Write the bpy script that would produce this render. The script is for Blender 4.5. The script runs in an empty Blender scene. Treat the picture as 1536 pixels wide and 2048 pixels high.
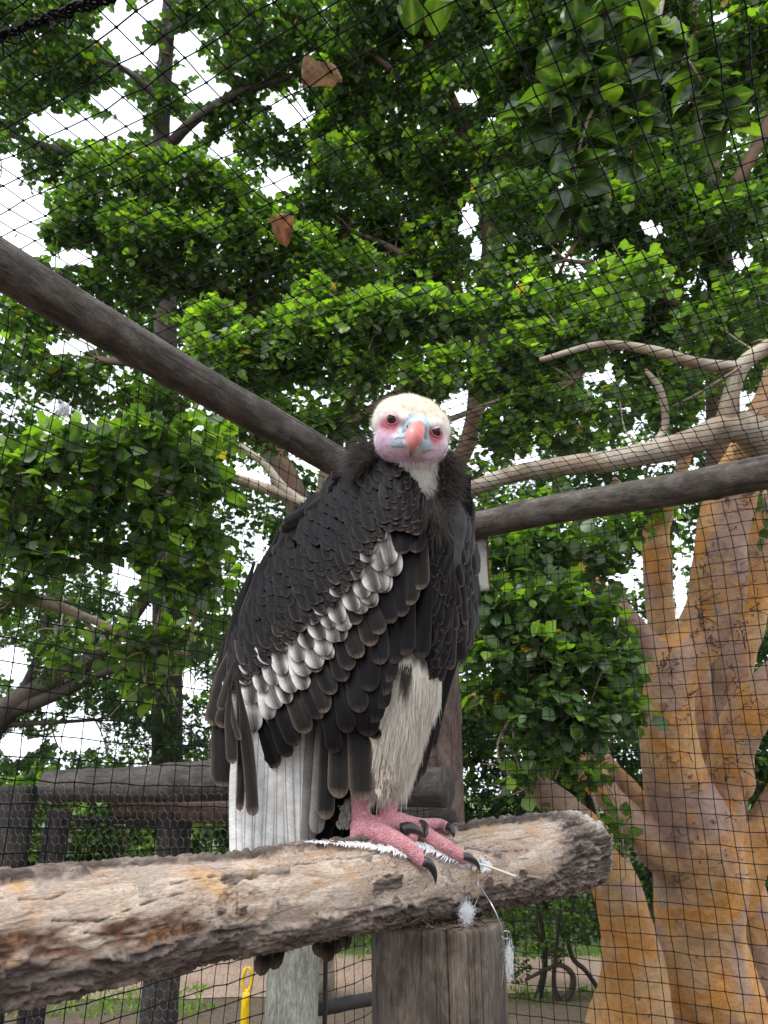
import bpy, math, random
import numpy as np
from mathutils import Vector, Matrix

# ------------------------------------------------------------------ camera, sky, sun, exposure
SC = bpy.context.scene
COL = SC.collection
FPX, PITCH, CAMH = 1540.0, math.radians(20.0), 1.4          # focal length in photo pixels, upward tilt, lens height
cam = bpy.data.cameras.new('camera'); camo = bpy.data.objects.new('camera', cam); COL.objects.link(camo)
camo.location = (0, 0, CAMH); camo.rotation_euler = (math.radians(90) + PITCH, 0, 0)
cam.sensor_fit = 'VERTICAL'; cam.sensor_height = 36.0; cam.lens = 36.0 * FPX / 2048.0
cam.clip_start = 0.02; cam.clip_end = 600
cam.dof.use_dof = True; cam.dof.focus_distance = 1.2; cam.dof.aperture_fstop = 14
SC.camera = camo

SUN_EL, SUN_AZ = math.radians(58), math.radians(215)        # soft sun, behind the camera to the left
w = bpy.data.worlds.new('World'); SC.world = w; w.use_nodes = True
wn = w.node_tree; wn.nodes.clear()
wo = wn.nodes.new('ShaderNodeOutputWorld'); bg = wn.nodes.new('ShaderNodeBackground')
sky = wn.nodes.new('ShaderNodeTexSky'); sky.sky_type = 'NISHITA'; sky.sun_disc = False
sky.sun_elevation = SUN_EL; sky.sun_rotation = SUN_AZ; sky.dust_density = 3.0; sky.air_density = 1.2; sky.ozone_density = 1.0
cmix = wn.nodes.new('ShaderNodeMix'); cmix.data_type = 'RGBA'
ctc = wn.nodes.new('ShaderNodeTexCoord'); cn = wn.nodes.new('ShaderNodeTexNoise'); cn.inputs['Scale'].default_value = 3.0; cn.inputs['Detail'].default_value = 6
cr = wn.nodes.new('ShaderNodeMapRange'); cr.inputs[1].default_value = 0.3; cr.inputs[2].default_value = 0.6; cr.inputs[3].default_value = 0.72; cr.inputs[4].default_value = 1.0
wn.links.new(ctc.outputs['Generated'], cn.inputs['Vector']); wn.links.new(cn.outputs['Fac'], cr.inputs[0])
wn.links.new(cr.outputs[0], cmix.inputs[0]); wn.links.new(sky.outputs[0], cmix.inputs[6])
cmix.inputs[7].default_value = (9.6, 10.2, 11.0, 1)                 # bright cloud deck
wn.links.new(cmix.outputs[2], bg.inputs['Color']); bg.inputs['Strength'].default_value = 0.12
wn.links.new(bg.outputs[0], wo.inputs['Surface'])
sl = bpy.data.lights.new('sun', 'SUN'); sl.energy = 1.5; sl.angle = math.radians(22); sl.color = (1.0, 0.96, 0.9)
so = bpy.data.objects.new('sun', sl); COL.objects.link(so)
sd = Vector((math.cos(SUN_EL) * math.sin(SUN_AZ), math.cos(SUN_EL) * math.cos(SUN_AZ), math.sin(SUN_EL)))
so.rotation_euler = sd.to_track_quat('Z', 'Y').to_euler(); so.location = sd * 30
SC.view_settings.view_transform = 'Standard'; SC.view_settings.look = 'None'
SC.view_settings.exposure = 0.9; SC.view_settings.gamma = 1.0; SC.view_settings.use_curve_mapping = False
SC.render.engine = 'CYCLES'; SC.cycles.use_denoising = True
SC.cycles.max_bounces = 8; SC.cycles.transparent_max_bounces = 8

# ------------------------------------------------------------------ pixel -> place helpers
CP, SP = math.cos(PITCH), math.sin(PITCH)
def ray(px, py):
    x = (np.asarray(px, float) - 768) / FPX; y = (1024 - np.asarray(py, float)) / FPX
    return x, CP - y * SP, SP + y * CP
def PY(px, py, Y):
    x, y, z = ray(px, py); t = np.asarray(Y, float) / y
    return np.stack([x * t, y * t, CAMH + z * t], -1)
def PZ(px, py, Z):
    x, y, z = ray(px, py); t = (Z - CAMH) / z
    return np.stack([x * t, y * t, CAMH + z * t], -1)
def PD(px, py, d):
    x, y, z = ray(px, py); d = np.asarray(d, float)
    return np.stack([x * d, y * d, CAMH + z * d], -1)
def proj(P):
    X, Y, Z = P[..., 0], P[..., 1], P[..., 2] - CAMH
    d = Y * CP + Z * SP; u = -Y * SP + Z * CP
    return 768 + FPX * X / d, 1024 - FPX * u / d, d
def scale_at(px, py, Y):                                     # metres per photo pixel at that place
    return float(Y / ray(px, py)[1]) / FPX

# ------------------------------------------------------------------ noise
def _hash(ix, iy, iz, seed):
    h = (ix * 374761393 + iy * 668265263 + iz * 1274126177 + seed * 974711) & 0xFFFFFFFF
    h = ((h ^ (h >> 13)) * 1103515245) & 0xFFFFFFFF
    h = ((h ^ (h >> 16)) * 2654435761) & 0xFFFFFFFF
    return ((h ^ (h >> 15)) & 0xFFFFFF) / float(0xFFFFFF)
def vnoise(p, seed=0):
    p = np.asarray(p, float); i = np.floor(p).astype(np.int64); f = p - i; u = f * f * (3 - 2 * f); out = 0
    for dx in (0, 1):
        for dy in (0, 1):
            for dz in (0, 1):
                wgt = (u[..., 0] if dx else 1 - u[..., 0]) * (u[..., 1] if dy else 1 - u[..., 1]) * (u[..., 2] if dz else 1 - u[..., 2])
                out = out + wgt * _hash(i[..., 0] + dx, i[..., 1] + dy, i[..., 2] + dz, seed)
    return out * 2 - 1
def fbm(p, octv=4, seed=0):
    p = np.asarray(p, float); a, out, tot = 1.0, 0, 0
    for k in range(octv):
        out = out + a * vnoise(p * 2 ** k + 17.3 * k, seed + k); tot += a; a *= 0.5
    return out / tot
def sstep(a, b, x):
    t = np.clip((np.asarray(x, float) - a) / (b - a), 0, 1); return t * t * (3 - 2 * t)

# ------------------------------------------------------------------ mesh helpers
def mesh_np(name, V, polys, attrs=None, smooth=True):
    """V (n,3); polys: list of (m,k) index arrays; attrs name -> (n,) float or (n,3) colour, per vertex"""
    me = bpy.data.meshes.new(name); V = np.asarray(V, np.float32)
    me.vertices.add(len(V)); me.vertices.foreach_set('co', V.ravel())
    polys = [np.asarray(p, np.int32) for p in polys if len(p)]
    loops = np.concatenate([p.ravel() for p in polys]); sizes = np.concatenate([np.full(len(p), p.shape[1], np.int32) for p in polys])
    starts = np.concatenate([[0], np.cumsum(sizes)[:-1]]).astype(np.int32)
    me.loops.add(len(loops)); me.loops.foreach_set('vertex_index', loops)
    me.polygons.add(len(sizes)); me.polygons.foreach_set('loop_start', starts)
    me.update(calc_edges=True)
    if smooth: me.polygons.foreach_set('use_smooth', np.ones(len(sizes), bool))
    set_attrs(me, attrs)
    return me
def set_attrs(me, attrs):
    for k, a in (attrs or {}).items():
        a = np.asarray(a, np.float32)
        if a.ndim == 1:
            at = me.attributes.new(k, 'FLOAT', 'POINT'); at.data.foreach_set('value', a)
        elif a.shape[1] == 3:
            at = me.attributes.new(k, 'FLOAT_VECTOR', 'POINT'); at.data.foreach_set('vector', a.ravel())
def link(name, me, mat=None, parent=None, loc=None):
    o = bpy.data.objects.new(name, me); COL.objects.link(o)
    if mat is not None and me is not None and not me.materials: me.materials.append(mat)
    if parent is not None: o.parent = parent
    if loc is not None: o.location = loc
    return o
def tag(o, label=None, cat=None, group=None, kind=None):
    for k, v in (('label', label), ('category', cat), ('group', group), ('kind', kind)):
        if v: o[k] = v
    return o
def thing(name, label, cat, loc=(0, 0, 0), group=None):
    o = bpy.data.objects.new(name, None); COL.objects.link(o); o.location = loc; o.empty_display_size = 0.1
    return tag(o, label, cat, group)
def under(parent, name, V, polys, mat, attrs=None, smooth=True, kind=None):
    """a part, given in world coordinates, below a thing whose Empty stands somewhere"""
    off = np.array(parent_world(parent)); me = mesh_np(name, np.asarray(V) - off, polys, attrs, smooth)
    o = link(name, me, mat, parent)
    if kind: o['kind'] = kind
    return o
def parent_world(p):
    v = Vector((0, 0, 0))
    while p is not None: v += p.location; p = p.parent
    return v
class Acc:
    """gathers meshes made of many pieces"""
    def __init__(s): s.V, s.P, s.A, s.n = [], {}, {}, 0
    def add(s, V, polys, attrs=None):
        V = np.asarray(V, float); s.V.append(V)
        for p in polys:
            p = np.asarray(p); s.P.setdefault(p.shape[1], []).append(p + s.n)
        for k, a in (attrs or {}).items(): s.A.setdefault(k, []).append(np.asarray(a, float))
        s.n += len(V)
    def get(s):
        return np.concatenate(s.V), [np.concatenate(p) for p in s.P.values()], {k: np.concatenate(a) for k, a in s.A.items()}
def catmull(P, n):
    P = np.asarray(P, float); Q = np.vstack([2 * P[0] - P[1], P, 2 * P[-1] - P[-2]])
    t = np.linspace(0, len(P) - 1 - 1e-9, n); i = t.astype(int); f = (t - i)[:, None]
    a, b, c, d = Q[i], Q[i + 1], Q[i + 2], Q[i + 3]
    return 0.5 * (2 * b + (c - a) * f + (2 * a - 5 * b + 4 * c - d) * f ** 2 + (3 * b - a - 3 * c + d) * f ** 3)
def frames(P):
    P = np.asarray(P, float); T = np.gradient(P, axis=0); T /= np.linalg.norm(T, axis=1)[:, None] + 1e-12
    ref = np.array([0, 0, 1.0]) if abs(T[0][2]) < 0.9 else np.array([1.0, 0, 0])
    N = np.zeros_like(P); n = ref - T[0] * ref.dot(T[0]); n /= np.linalg.norm(n)
    for k in range(len(P)):
        n = n - T[k] * n.dot(T[k]); n /= np.linalg.norm(n) + 1e-12; N[k] = n
    return T, N, np.cross(T, N)
def tube(P, R, sides=8, cap=True, disp=None):
    P = np.asarray(P, float); R = np.broadcast_to(np.asarray(R, float), (len(P),)); T, N, B = frames(P)
    th = np.linspace(0, 2 * math.pi, sides, endpoint=False); c, s = np.cos(th), np.sin(th)
    L = np.concatenate([[0], np.cumsum(np.linalg.norm(np.diff(P, axis=0), axis=1))])
    tc = np.stack([np.outer(R, c), np.outer(R, s), np.repeat(L[:, None], sides, 1)], -1)
    RR = np.repeat(R[:, None], sides, 1)
    if disp is not None: RR = RR + disp(tc.reshape(-1, 3)).reshape(RR.shape)
    V = P[:, None] + RR[..., None] * (c[None, :, None] * N[:, None] + s[None, :, None] * B[:, None])
    V = V.reshape(-1, 3); tc = tc.reshape(-1, 3); n = len(P)
    i = np.arange(n - 1)[:, None] * sides; j = np.arange(sides)[None]; k = (j + 1) % sides
    F = np.stack([i + j, i + k, i + sides + k, i + sides + j], -1).reshape(-1, 4)
    polys = [F]
    if cap:
        V = np.vstack([V, P[0], P[-1]]); tc = np.vstack([tc, [0, 0, 0], [0, 0, L[-1]]]); a = len(V) - 2
        j = np.arange(sides); k = (j + 1) % sides; e = (n - 1) * sides
        polys.append(np.concatenate([np.stack([np.full(sides, a), k, j], -1), np.stack([np.full(sides, a + 1), e + j, e + k], -1)]))
    return V, polys, {'tc': tc}
def sphere(c, r, nu=10, nv=7):
    c = np.asarray(c, float); r = np.broadcast_to(np.asarray(r, float), (3,))
    th = np.linspace(0, 2 * math.pi, nu, endpoint=False); ph = np.linspace(0, math.pi, nv + 1)[1:-1]
    V = np.array([[math.sin(p) * math.cos(t), math.sin(p) * math.sin(t), math.cos(p)] for p in ph for t in th] + [[0, 0, 1], [0, 0, -1]])
    i = np.arange(nv - 2)[:, None] * nu; j = np.arange(nu)[None]; k = (j + 1) % nu
    F = np.stack([i + j, i + nu + j, i + nu + k, i + k], -1).reshape(-1, 4)
    j = np.arange(nu); k = (j + 1) % nu; t = len(V) - 2; e = (nv - 2) * nu
    T = np.concatenate([np.stack([np.full(nu, t), j, k], -1), np.stack([np.full(nu, t + 1), e + k, e + j], -1)])
    return V * r + c, [F, T]
def box(c, ax, ay, az):
    """box with centre c and half-axis vectors"""
    c, ax, ay, az = (np.asarray(q, float) for q in (c, ax, ay, az))
    V = np.array([c + i * ax + j * ay + k * az for i in (-1, 1) for j in (-1, 1) for k in (-1, 1)])
    return V, [np.array([[0, 1, 3, 2], [4, 6, 7, 5], [0, 4, 5, 1], [2, 3, 7, 6], [0, 2, 6, 4], [1, 5, 7, 3]])]
def fuse(chains, voxel, smooth=6, step=0.35):
    """chains of (point, radius) nodes swelled into ONE continuous surface"""
    acc = Acc()
    for ch in chains:
        P = np.array([c[0] for c in ch], float); R = np.array([c[1] for c in ch], float)
        if len(P) == 1: acc.add(*sphere(P[0], R[0], 14, 9)); continue
        n = 60; Q = catmull(np.column_stack([P, R]), n * (len(P) - 1)) if len(P) > 2 else np.column_stack([np.linspace(P[0], P[1], n), np.linspace(R[0], R[1], n)])
        last = None
        for q in Q:
            if last is None or np.linalg.norm(q[:3] - last[:3]) > step * min(q[3], last[3]):
                acc.add(*sphere(q[:3], max(q[3], voxel), 14, 9)); last = q
        acc.add(*sphere(Q[-1][:3], max(Q[-1][3], voxel), 14, 9))
    V, P, _ = acc.get(); me = mesh_np('tmp', V, P); o = link('tmp', me)
    m = o.modifiers.new('r', 'REMESH'); m.mode = 'VOXEL'; m.voxel_size = voxel
    if smooth: s = o.modifiers.new('s', 'SMOOTH'); s.factor = 0.5; s.iterations = smooth
    dg = bpy.context.evaluated_depsgraph_get(); out = bpy.data.meshes.new_from_object(o.evaluated_get(dg))
    bpy.data.objects.remove(o); bpy.data.meshes.remove(me)
    n = len(out.vertices); V = np.zeros(n * 3, np.float32); out.vertices.foreach_get('co', V)
    N = np.zeros(n * 3, np.float32); out.vertices.foreach_get('normal', N)
    out.polygons.foreach_set('use_smooth', np.ones(len(out.polygons), bool))
    return out, V.reshape(-1, 3).astype(float), N.reshape(-1, 3).astype(float)

# ------------------------------------------------------------------ materials
class G:
    def __init__(s, name):
        s.m = bpy.data.materials.new(name); s.m.use_nodes = True; s.nt = s.m.node_tree; s.nt.nodes.clear()
        s.out = s.nt.nodes.new('ShaderNodeOutputMaterial')
    def n(s, typ, ins=None, o=0, **props):
        nd = s.nt.nodes.new('ShaderNode' + typ)
        for k, v in props.items(): setattr(nd, k, v)
        for k, v in (ins or {}).items(): s.set(nd.inputs[k], v)
        s.last = nd
        return nd.outputs[o] if o is not None else nd
    def set(s, sock, v):
        if isinstance(v, bpy.types.NodeSocket): s.nt.links.new(v, sock)
        else: sock.default_value = v if not (isinstance(v, tuple) and len(v) == 3 and sock.type == 'RGBA') else (*v, 1)
    def attr(s, name, vec=False): return s.n('Attribute', attribute_name=name, o=1 if vec == 'v' else (0 if vec else 2))
    def noise(s, vec, scale, detail=4, rough=0.55, dist=0.0): return s.n('TexNoise', {'Vector': vec, 'Scale': scale, 'Detail': detail, 'Roughness': rough, 'Distortion': dist})
    def scl(s, vec, k): return s.n('VectorMath', {0: vec, 1: k}, operation='MULTIPLY')
    def rng(s, v, a, b, c=0.0, d=1.0): return s.n('MapRange', {0: v, 1: a, 2: b, 3: c, 4: d})
    def mix(s, f, a, b): return s.n('Mix', {0: f, 6: a, 7: b}, o=2, data_type='RGBA')
    def mul(s, a, b): return s.n('Mix', {0: 1.0, 6: a, 7: b}, o=2, data_type='RGBA', blend_type='MULTIPLY')
    def math(s, op, a, b=0.0): return s.n('Math', {0: a, 1: b}, operation=op)
    def bump(s, h, strength=0.5, dist=0.01): return s.n('Bump', {'Height': h, 'Strength': strength, 'Distance': dist})
    def bsdf(s, **k):
        nd = s.nt.nodes.new('ShaderNodeBsdfPrincipled')
        for a, v in k.items(): s.set(nd.inputs[a.replace('_', ' ')], v)
        return nd.outputs[0]
    def done(s, sh): s.nt.links.new(sh, s.out.inputs['Surface']); return s.m
    def pos(s): return s.n('TexCoord', o=3)
M = {}
def mat_wood(name, dark, mid, light, rough=0.85, algae=0.0, grain=1.0):
    g = G(name); tc = g.attr('tc', 'v')
    a = g.noise(g.scl(tc, (45 * grain, 45 * grain, 6.0)), 1.0, 8, 0.72, 0.5)
    b = g.noise(g.scl(tc, (330 * grain, 330 * grain, 42.0)), 1.0, 5, 0.75)
    p = g.noise(g.scl(tc, (1.6, 1.6, .7)), 12.0, 7, 0.7, .4); k = g.noise(g.scl(tc, (150 * grain, 150 * grain, 1.6)), 1.0, 3, .5)
    c = g.mix(g.rng(a, 0.33, 0.68), dark, mid); c = g.mix(g.rng(p, 0.44, 0.66), c, light); c = g.mix(g.rng(g.noise(tc, 26.0, 6, .7), .58, .68, 0.0, .6), c, dark)
    c = g.mul(c, g.mix(g.rng(b, 0.36, 0.64), (0.5, 0.49, 0.48, 1), (1.3, 1.3, 1.3, 1))); c = g.mix(g.rng(k, .36, .30, 0.0, .75), c, (.01, .008, .007, 1))
    if algae: c = g.mix(g.math('MULTIPLY', g.rng(g.noise(tc, 11.0, 4), 0.5, 0.7), algae), c, (0.09, 0.10, 0.03, 1))
    h = g.math('ADD', g.math('MULTIPLY', a, 0.6), g.math('ADD', g.math('MULTIPLY', b, 0.6), g.rng(k, .30, .36)))
    return g.done(g.bsdf(Base_Color=c, Roughness=rough, Normal=g.bump(h, 0.7, 0.006)))
M['beam'] = mat_wood('weathered pole wood', (0.025, 0.02, 0.018, 1), (0.095, 0.078, 0.066, 1), (0.17, 0.145, 0.125, 1), algae=0.25)
M['post'] = mat_wood('grey cracked post wood', (0.022, 0.015, 0.011, 1), (0.085, 0.062, 0.046, 1), (0.165, 0.13, 0.10, 1), grain=1.5)
M['rail'] = mat_wood('dark weathered rail wood', (0.016, 0.013, 0.012, 1), (0.055, 0.045, 0.039, 1), (0.10, 0.085, 0.075, 1))
M['redpost'] = mat_wood('brown treated post wood', (0.045, 0.024, 0.018, 1), (0.105, 0.062, 0.047, 1), (0.16, 0.11, 0.09, 1))
M['darkpost'] = mat_wood('dark stained wood', (0.008, 0.007, 0.007, 1), (0.024, 0.02, 0.018, 1), (0.05, 0.042, 0.036, 1))
M['palepost'] = mat_wood('pale grey post wood', (0.14, 0.14, 0.11, 1), (0.25, 0.25, 0.21, 1), (0.34, 0.34, 0.29, 1), algae=0.3, grain=0.6)
def mat_plain(name, col, rough=0.6, metal=0.0, var=0.25, scale=30, bump=0.2, coat=0.0, spec=0.5):
    g = G(name); n = g.noise(g.pos(), scale, 5)
    c = g.mul(col, g.mix(g.rng(n, 0.3, 0.7), (1 - var,) * 3 + (1,), (1 + var,) * 3 + (1,)))
    return g.done(g.bsdf(Base_Color=c, Roughness=rough, Metallic=metal, Normal=g.bump(n, bump, 0.002), Coat_Weight=coat, Specular_IOR_Level=spec))
M['net'] = mat_plain('black polyethylene net cord', (0.005, 0.005, 0.006, 1), 0.6, spec=.12)
M['wire'] = mat_plain('dull galvanised wire', (0.20, 0.18, 0.165, 1), 0.55, 0.5)
M['steel'] = mat_plain('bare steel wire', (0.42, 0.43, 0.43, 1), 0.35, 0.9)
M['yellow'] = mat_plain('yellow plastic', (0.72, 0.46, 0.005, 1), 0.4)
def mat_leaf(name):
    g = G(name); c = g.attr('lc', True); v = g.attr('lv')
    n = g.noise(g.pos(), 40, 3)
    c = g.mul(c, g.mix(g.rng(n, 0.3, 0.7), (0.8, 0.8, 0.8, 1), (1.2, 1.2, 1.2, 1)))
    c = g.mix(g.math('MULTIPLY', v, 0.35), c, (0.30, 0.36, 0.14, 1))
    back = g.n('NewGeometry', o=6); cb = g.mix(0.25, c, (0.16, 0.22, 0.12, 1))
    c2 = g.mix(back, c, cb)
    p = g.bsdf(Base_Color=c2, Roughness=0.38, Specular_IOR_Level=0.55)
    t = g.n('BsdfTranslucent', {'Color': g.mul(c, (1.7, 2.0, 0.5, 1))})
    return g.done(g.n('MixShader', {0: 0.46, 1: p, 2: t}))
M['leaf'] = mat_leaf('fig leaf')
def mat_bark(name, a, b, c3, scale=6, bumps=0.4):
    g = G(name); p = g.pos()
    n1 = g.noise(p, scale, 5, 0.6, 0.6); n2 = g.noise(p, scale * 0.45, 4, 0.55, 0.8); n3 = g.noise(p, scale * 7, 5, 0.7)
    n0 = g.noise(p, scale * 0.3, 3, 0.5, 0.5); col = g.mix(g.rng(n1, 0.42, 0.58), a, b); col = g.mix(g.rng(n2, 0.48, 0.56), col, c3); col = g.mul(col, g.mix(g.rng(n0, .38, .62), (.72, .70, .72, 1), (1.12, 1.1, 1.05, 1))); n6 = g.noise(g.scl(p, (1, 1, .25)), scale * 5, 6, .7, .5); col = g.mix(g.rng(n6, .60, .68, 0.0, .4), col, (.10, .065, .045, 1))
    col = g.mul(col, g.mix(g.rng(n3, 0.3, 0.6), (0.74, 0.72, 0.70, 1), (1.1, 1.1, 1.1, 1)))
    v = g.n('TexVoronoi', {'Vector': p, 'Scale': scale * 2.3}, o=0)
    col = g.mix(g.math('MULTIPLY', g.rng(v, 0.10, 0.05), 0.7), col, (0.05, 0.03, 0.02, 1))
    return g.done(g.bsdf(Base_Color=col, Roughness=0.75, Normal=g.bump(g.math('ADD', n3, g.math('MULTIPLY', n1, 0.5)), bumps, 0.02)))
M['figbark'] = mat_bark('orange fig bark', (0.47, 0.215, 0.045, 1), (0.45, 0.285, 0.14, 1), (0.34, 0.22, 0.165, 1), 3.6, .7)
M['palebark'] = mat_bark('pale fig branch bark', (0.30, 0.24, 0.17, 1), (0.22, 0.165, 0.11, 1), (0.33, 0.29, 0.23, 1), 9)
M['brownbark'] = mat_bark('brown tree bark', (0.15, 0.095, 0.06, 1), (0.20, 0.12, 0.07, 1), (0.11, 0.08, 0.06, 1), 7)
M['darkbark'] = mat_bark('dark tree bark', (0.05, 0.038, 0.03, 1), (0.075, 0.055, 0.04, 1), (0.04, 0.033, 0.028, 1), 8)


# ------------------------------------------------------------------ ground, path, grass
def sheet(name, x0, x1, y0, y1, nx, ny, z, mat, amp=0.03, edge=0.0, seed=1):
    X, Y = np.meshgrid(np.linspace(x0, x1, nx), np.linspace(y0, y1, ny), indexing='ij'); V = np.stack([X.ravel(), Y.ravel(), np.full(X.size, z)], -1)
    V[:, 2] += amp * fbm(V * 0.35, 3, 2) + amp * .3 * fbm(V * 2.1, 2, 3)
    if edge:
        v = np.tile(np.linspace(-1, 1, ny), nx); V[:, 1] += edge * (fbm(np.stack([V[:, 0] * .8, np.sign(v) * 5, 0 * v], -1), 3, seed)) * np.abs(v) ** 3
    i = np.arange(nx - 1)[:, None] * ny; j = np.arange(ny - 1)[None]; F = np.stack([i + j, i + ny + j, i + ny + j + 1, i + j + 1], -1).reshape(-1, 4)
    o = link(name, mesh_np(name, V, [F]), mat); o['kind'] = 'structure'; return o
g = G('dry lawn ground'); p = g.pos(); n = g.noise(p, 1.3, 6, .6); n2 = g.noise(p, 22, 5, .7)
gy_ = g.n('SeparateXYZ', {0: p}, o=1); c = g.mix(g.math('ADD', g.rng(n, .45, .65), g.rng(gy_, 7.4, 6.0)), (.075, .13, .025, 1), (.115, .082, .055, 1)); c = g.mul(c, g.mix(g.rng(n2, .3, .7), (.55, .55, .55, 1), (1.3, 1.3, 1.3, 1)))
M['ground'] = g.done(g.bsdf(Base_Color=c, Roughness=.95, Normal=g.bump(n2, .8, .03)))
g = G('pinkish gravel'); p = g.pos(); n = g.noise(p, 2.0, 5); v = g.n('TexVoronoi', {'Vector': p, 'Scale': 48.0}, o=1); n2 = g.noise(p, 60, 4, .7)
c = g.mix(g.rng(n, .4, .62), (.42, .30, .23, 1), (.33, .235, .17, 1)); c = g.mul(c, g.mix(.35, (1, 1, 1, 1), v)); c = g.mul(c, g.mix(g.rng(n2, .3, .7), (.7, .7, .7, 1), (1.3, 1.3, 1.3, 1)))
M['path'] = g.done(g.bsdf(Base_Color=c, Roughness=.95, Normal=g.bump(n2, .7, .02)))
def gz(x, y): return 0 * x
sheet('ground', -260, 260, -60, 460, 120, 120, 0.0, M['ground'], 0.0)
o = sheet('path', -22, 22, 6.5, 7.9, 300, 18, 0.006, M['path'], 0.0, .3, 4)
acc_n = 26000; rs = np.random.RandomState(2)
gx, gy = rs.uniform(-6, 7, acc_n), np.concatenate([rs.uniform(7.75, 14, acc_n * 5 // 6), rs.uniform(5.9, 6.7, acc_n - acc_n * 5 // 6)]); keep = fbm(np.stack([gx * 1.2, gy * 1.2, 0 * gx], -1), 3, 7) > -.12; gx, gy = gx[keep], gy[keep]; n = len(gx)
b = np.stack([gx, gy, gz(gx, gy)], -1); a = rs.uniform(0, 2 * math.pi, n); side = np.stack([np.cos(a), np.sin(a), 0 * a], -1) * rs.uniform(.004, .009, n)[:, None]; hgt = rs.uniform(.025, .07, n)[:, None]; lean = np.stack([rs.normal(0, .4, n), rs.normal(0, .4, n), np.ones(n)], -1)
V = np.stack([b - side, b + side, b + lean * hgt * .6 + side * .5, b + lean * hgt + np.stack([rs.normal(0, .02, n), rs.normal(0, .02, n), -.01 + 0 * a], -1)], 1).reshape(-1, 3); F = (np.arange(n)[:, None] * 4 + np.array([0, 1, 2, 3]))
lc = np.repeat(np.array([[.12, .23, .035]]) * rs.uniform(.6, 1.3, (n, 1)) + rs.rand(n, 1) * np.array([[.06, .03, .0]]), 4, 0)
tag(link('grass', mesh_np('grass', V, [F], {'lc': lc, 'lv': np.zeros(len(V))}), M['leaf']), 'short patchy lawn grass beyond the aviary fence', 'grass', kind='stuff')

# ------------------------------------------------------------------ leaves, trees
LEAF_V = np.array([[0, 0, 0], [-.36, .28, .05], [.36, .28, .05], [-.40, .62, .06], [.40, .62, .06], [0, 1, -.10], [0, .3, -.02], [0, .66, -.04]])
LEAF_T = np.array([[0, 6, 1], [0, 2, 6], [3, 7, 5], [7, 4, 5]]); LEAF_Q = np.array([[1, 6, 7, 3], [6, 2, 4, 7]]); LEAF_L = np.array([.5, 0, 0, 0, 0, .2, 1, .8])
GAPS = [(240, 55, 55, 55), (275, 115, 50, 40), (215, 200, 50, 34), (255, 240, 30, 44), (185, 262, 70, 34), (100, 250, 44, 34), (375, 105, 30, 44), (410, 185, 48, 32), (360, 265, 46, 40), (590, 230, 46, 30), (545, 365, 40, 26),
        (30, 420, 52, 66), (20, 340, 34, 44), (60, 500, 46, 32), (0, 480, 34, 44), (150, 515, 40, 30), (330, 610, 22, 16), (150, 690, 62, 26), (215, 780, 24, 14), (500, 955, 42, 26), (255, 1150, 32, 36), (290, 1225, 44, 18),
        (30, 1330, 36, 40), (95, 1395, 30, 26), (40, 1490, 44, 32), (160, 1470, 46, 44), (375, 1360, 26, 36), (930, 820, 34, 46), (1185, 745, 24, 20), (935, 440, 32, 30), (955, 495, 16, 24), (930, 195, 26, 22), (1300, 460, 30, 28), (1480, 530, 30, 22), (1250, 1172, 26, 20), (1362, 1200, 14, 84), (1355, 1080, 16, 20), (1215, 740, 16, 30), (1010, 1365, 14, 12), (300, 20, 40, 26), (440, 300, 30, 26), (1440, 35, 26, 20)]
def in_gap(P, seed):
    px, py, d = proj(P); n = fbm(np.stack([px / 26, py / 26, 0 * px], -1), 2, seed) * .55; m = np.zeros(len(P), bool)
    for x, y, rx, ry in GAPS: m |= np.hypot((px - x) / rx, (py - y) / ry) + n < 1
    return m
def rnd_dir(rs, n):
    v = rs.normal(size=(n, 3)); return v / np.linalg.norm(v, axis=1)[:, None]
LOD = [(LEAF_V, [LEAF_T, LEAF_Q], LEAF_L), (np.array([[0, 0, 0], [-.38, .3, .06], [-.37, .66, .06], [0, 1, -.08], [.37, .66, .06], [.38, .3, .06]]), [np.array([[0, 3, 2, 1], [0, 5, 4, 3]])], np.array([.5, 0, 0, .3, 0, 0])), (np.array([[0, 0, 0], [-.45, .48, .06], [0, 1, -.06], [.45, .48, .06]]), [np.array([[0, 2, 1], [0, 3, 2]])], np.array([.3, 0, .2, 0]))]
def leaf_geo(c, d, nrm, size, lod=0):
    """leaf bases c, directions d, normals nrm, lengths size -> mesh arrays"""
    d = d / np.linalg.norm(d, axis=1)[:, None]; nrm = nrm - d * np.sum(nrm * d, 1)[:, None]; nrm /= np.linalg.norm(nrm, axis=1)[:, None] + 1e-9; s = np.cross(d, nrm)
    LV, LP, _ = LOD[lod]; V = c[:, None] + size[:, None, None] * (LV[None, :, 0, None] * s[:, None] + LV[None, :, 1, None] * d[:, None] + LV[None, :, 2, None] * nrm[:, None])
    n = len(c); k = np.arange(n)[:, None, None] * len(LV)
    return V.reshape(-1, 3), [(q[None] + k).reshape(-1, q.shape[1]) for q in LP]
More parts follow.
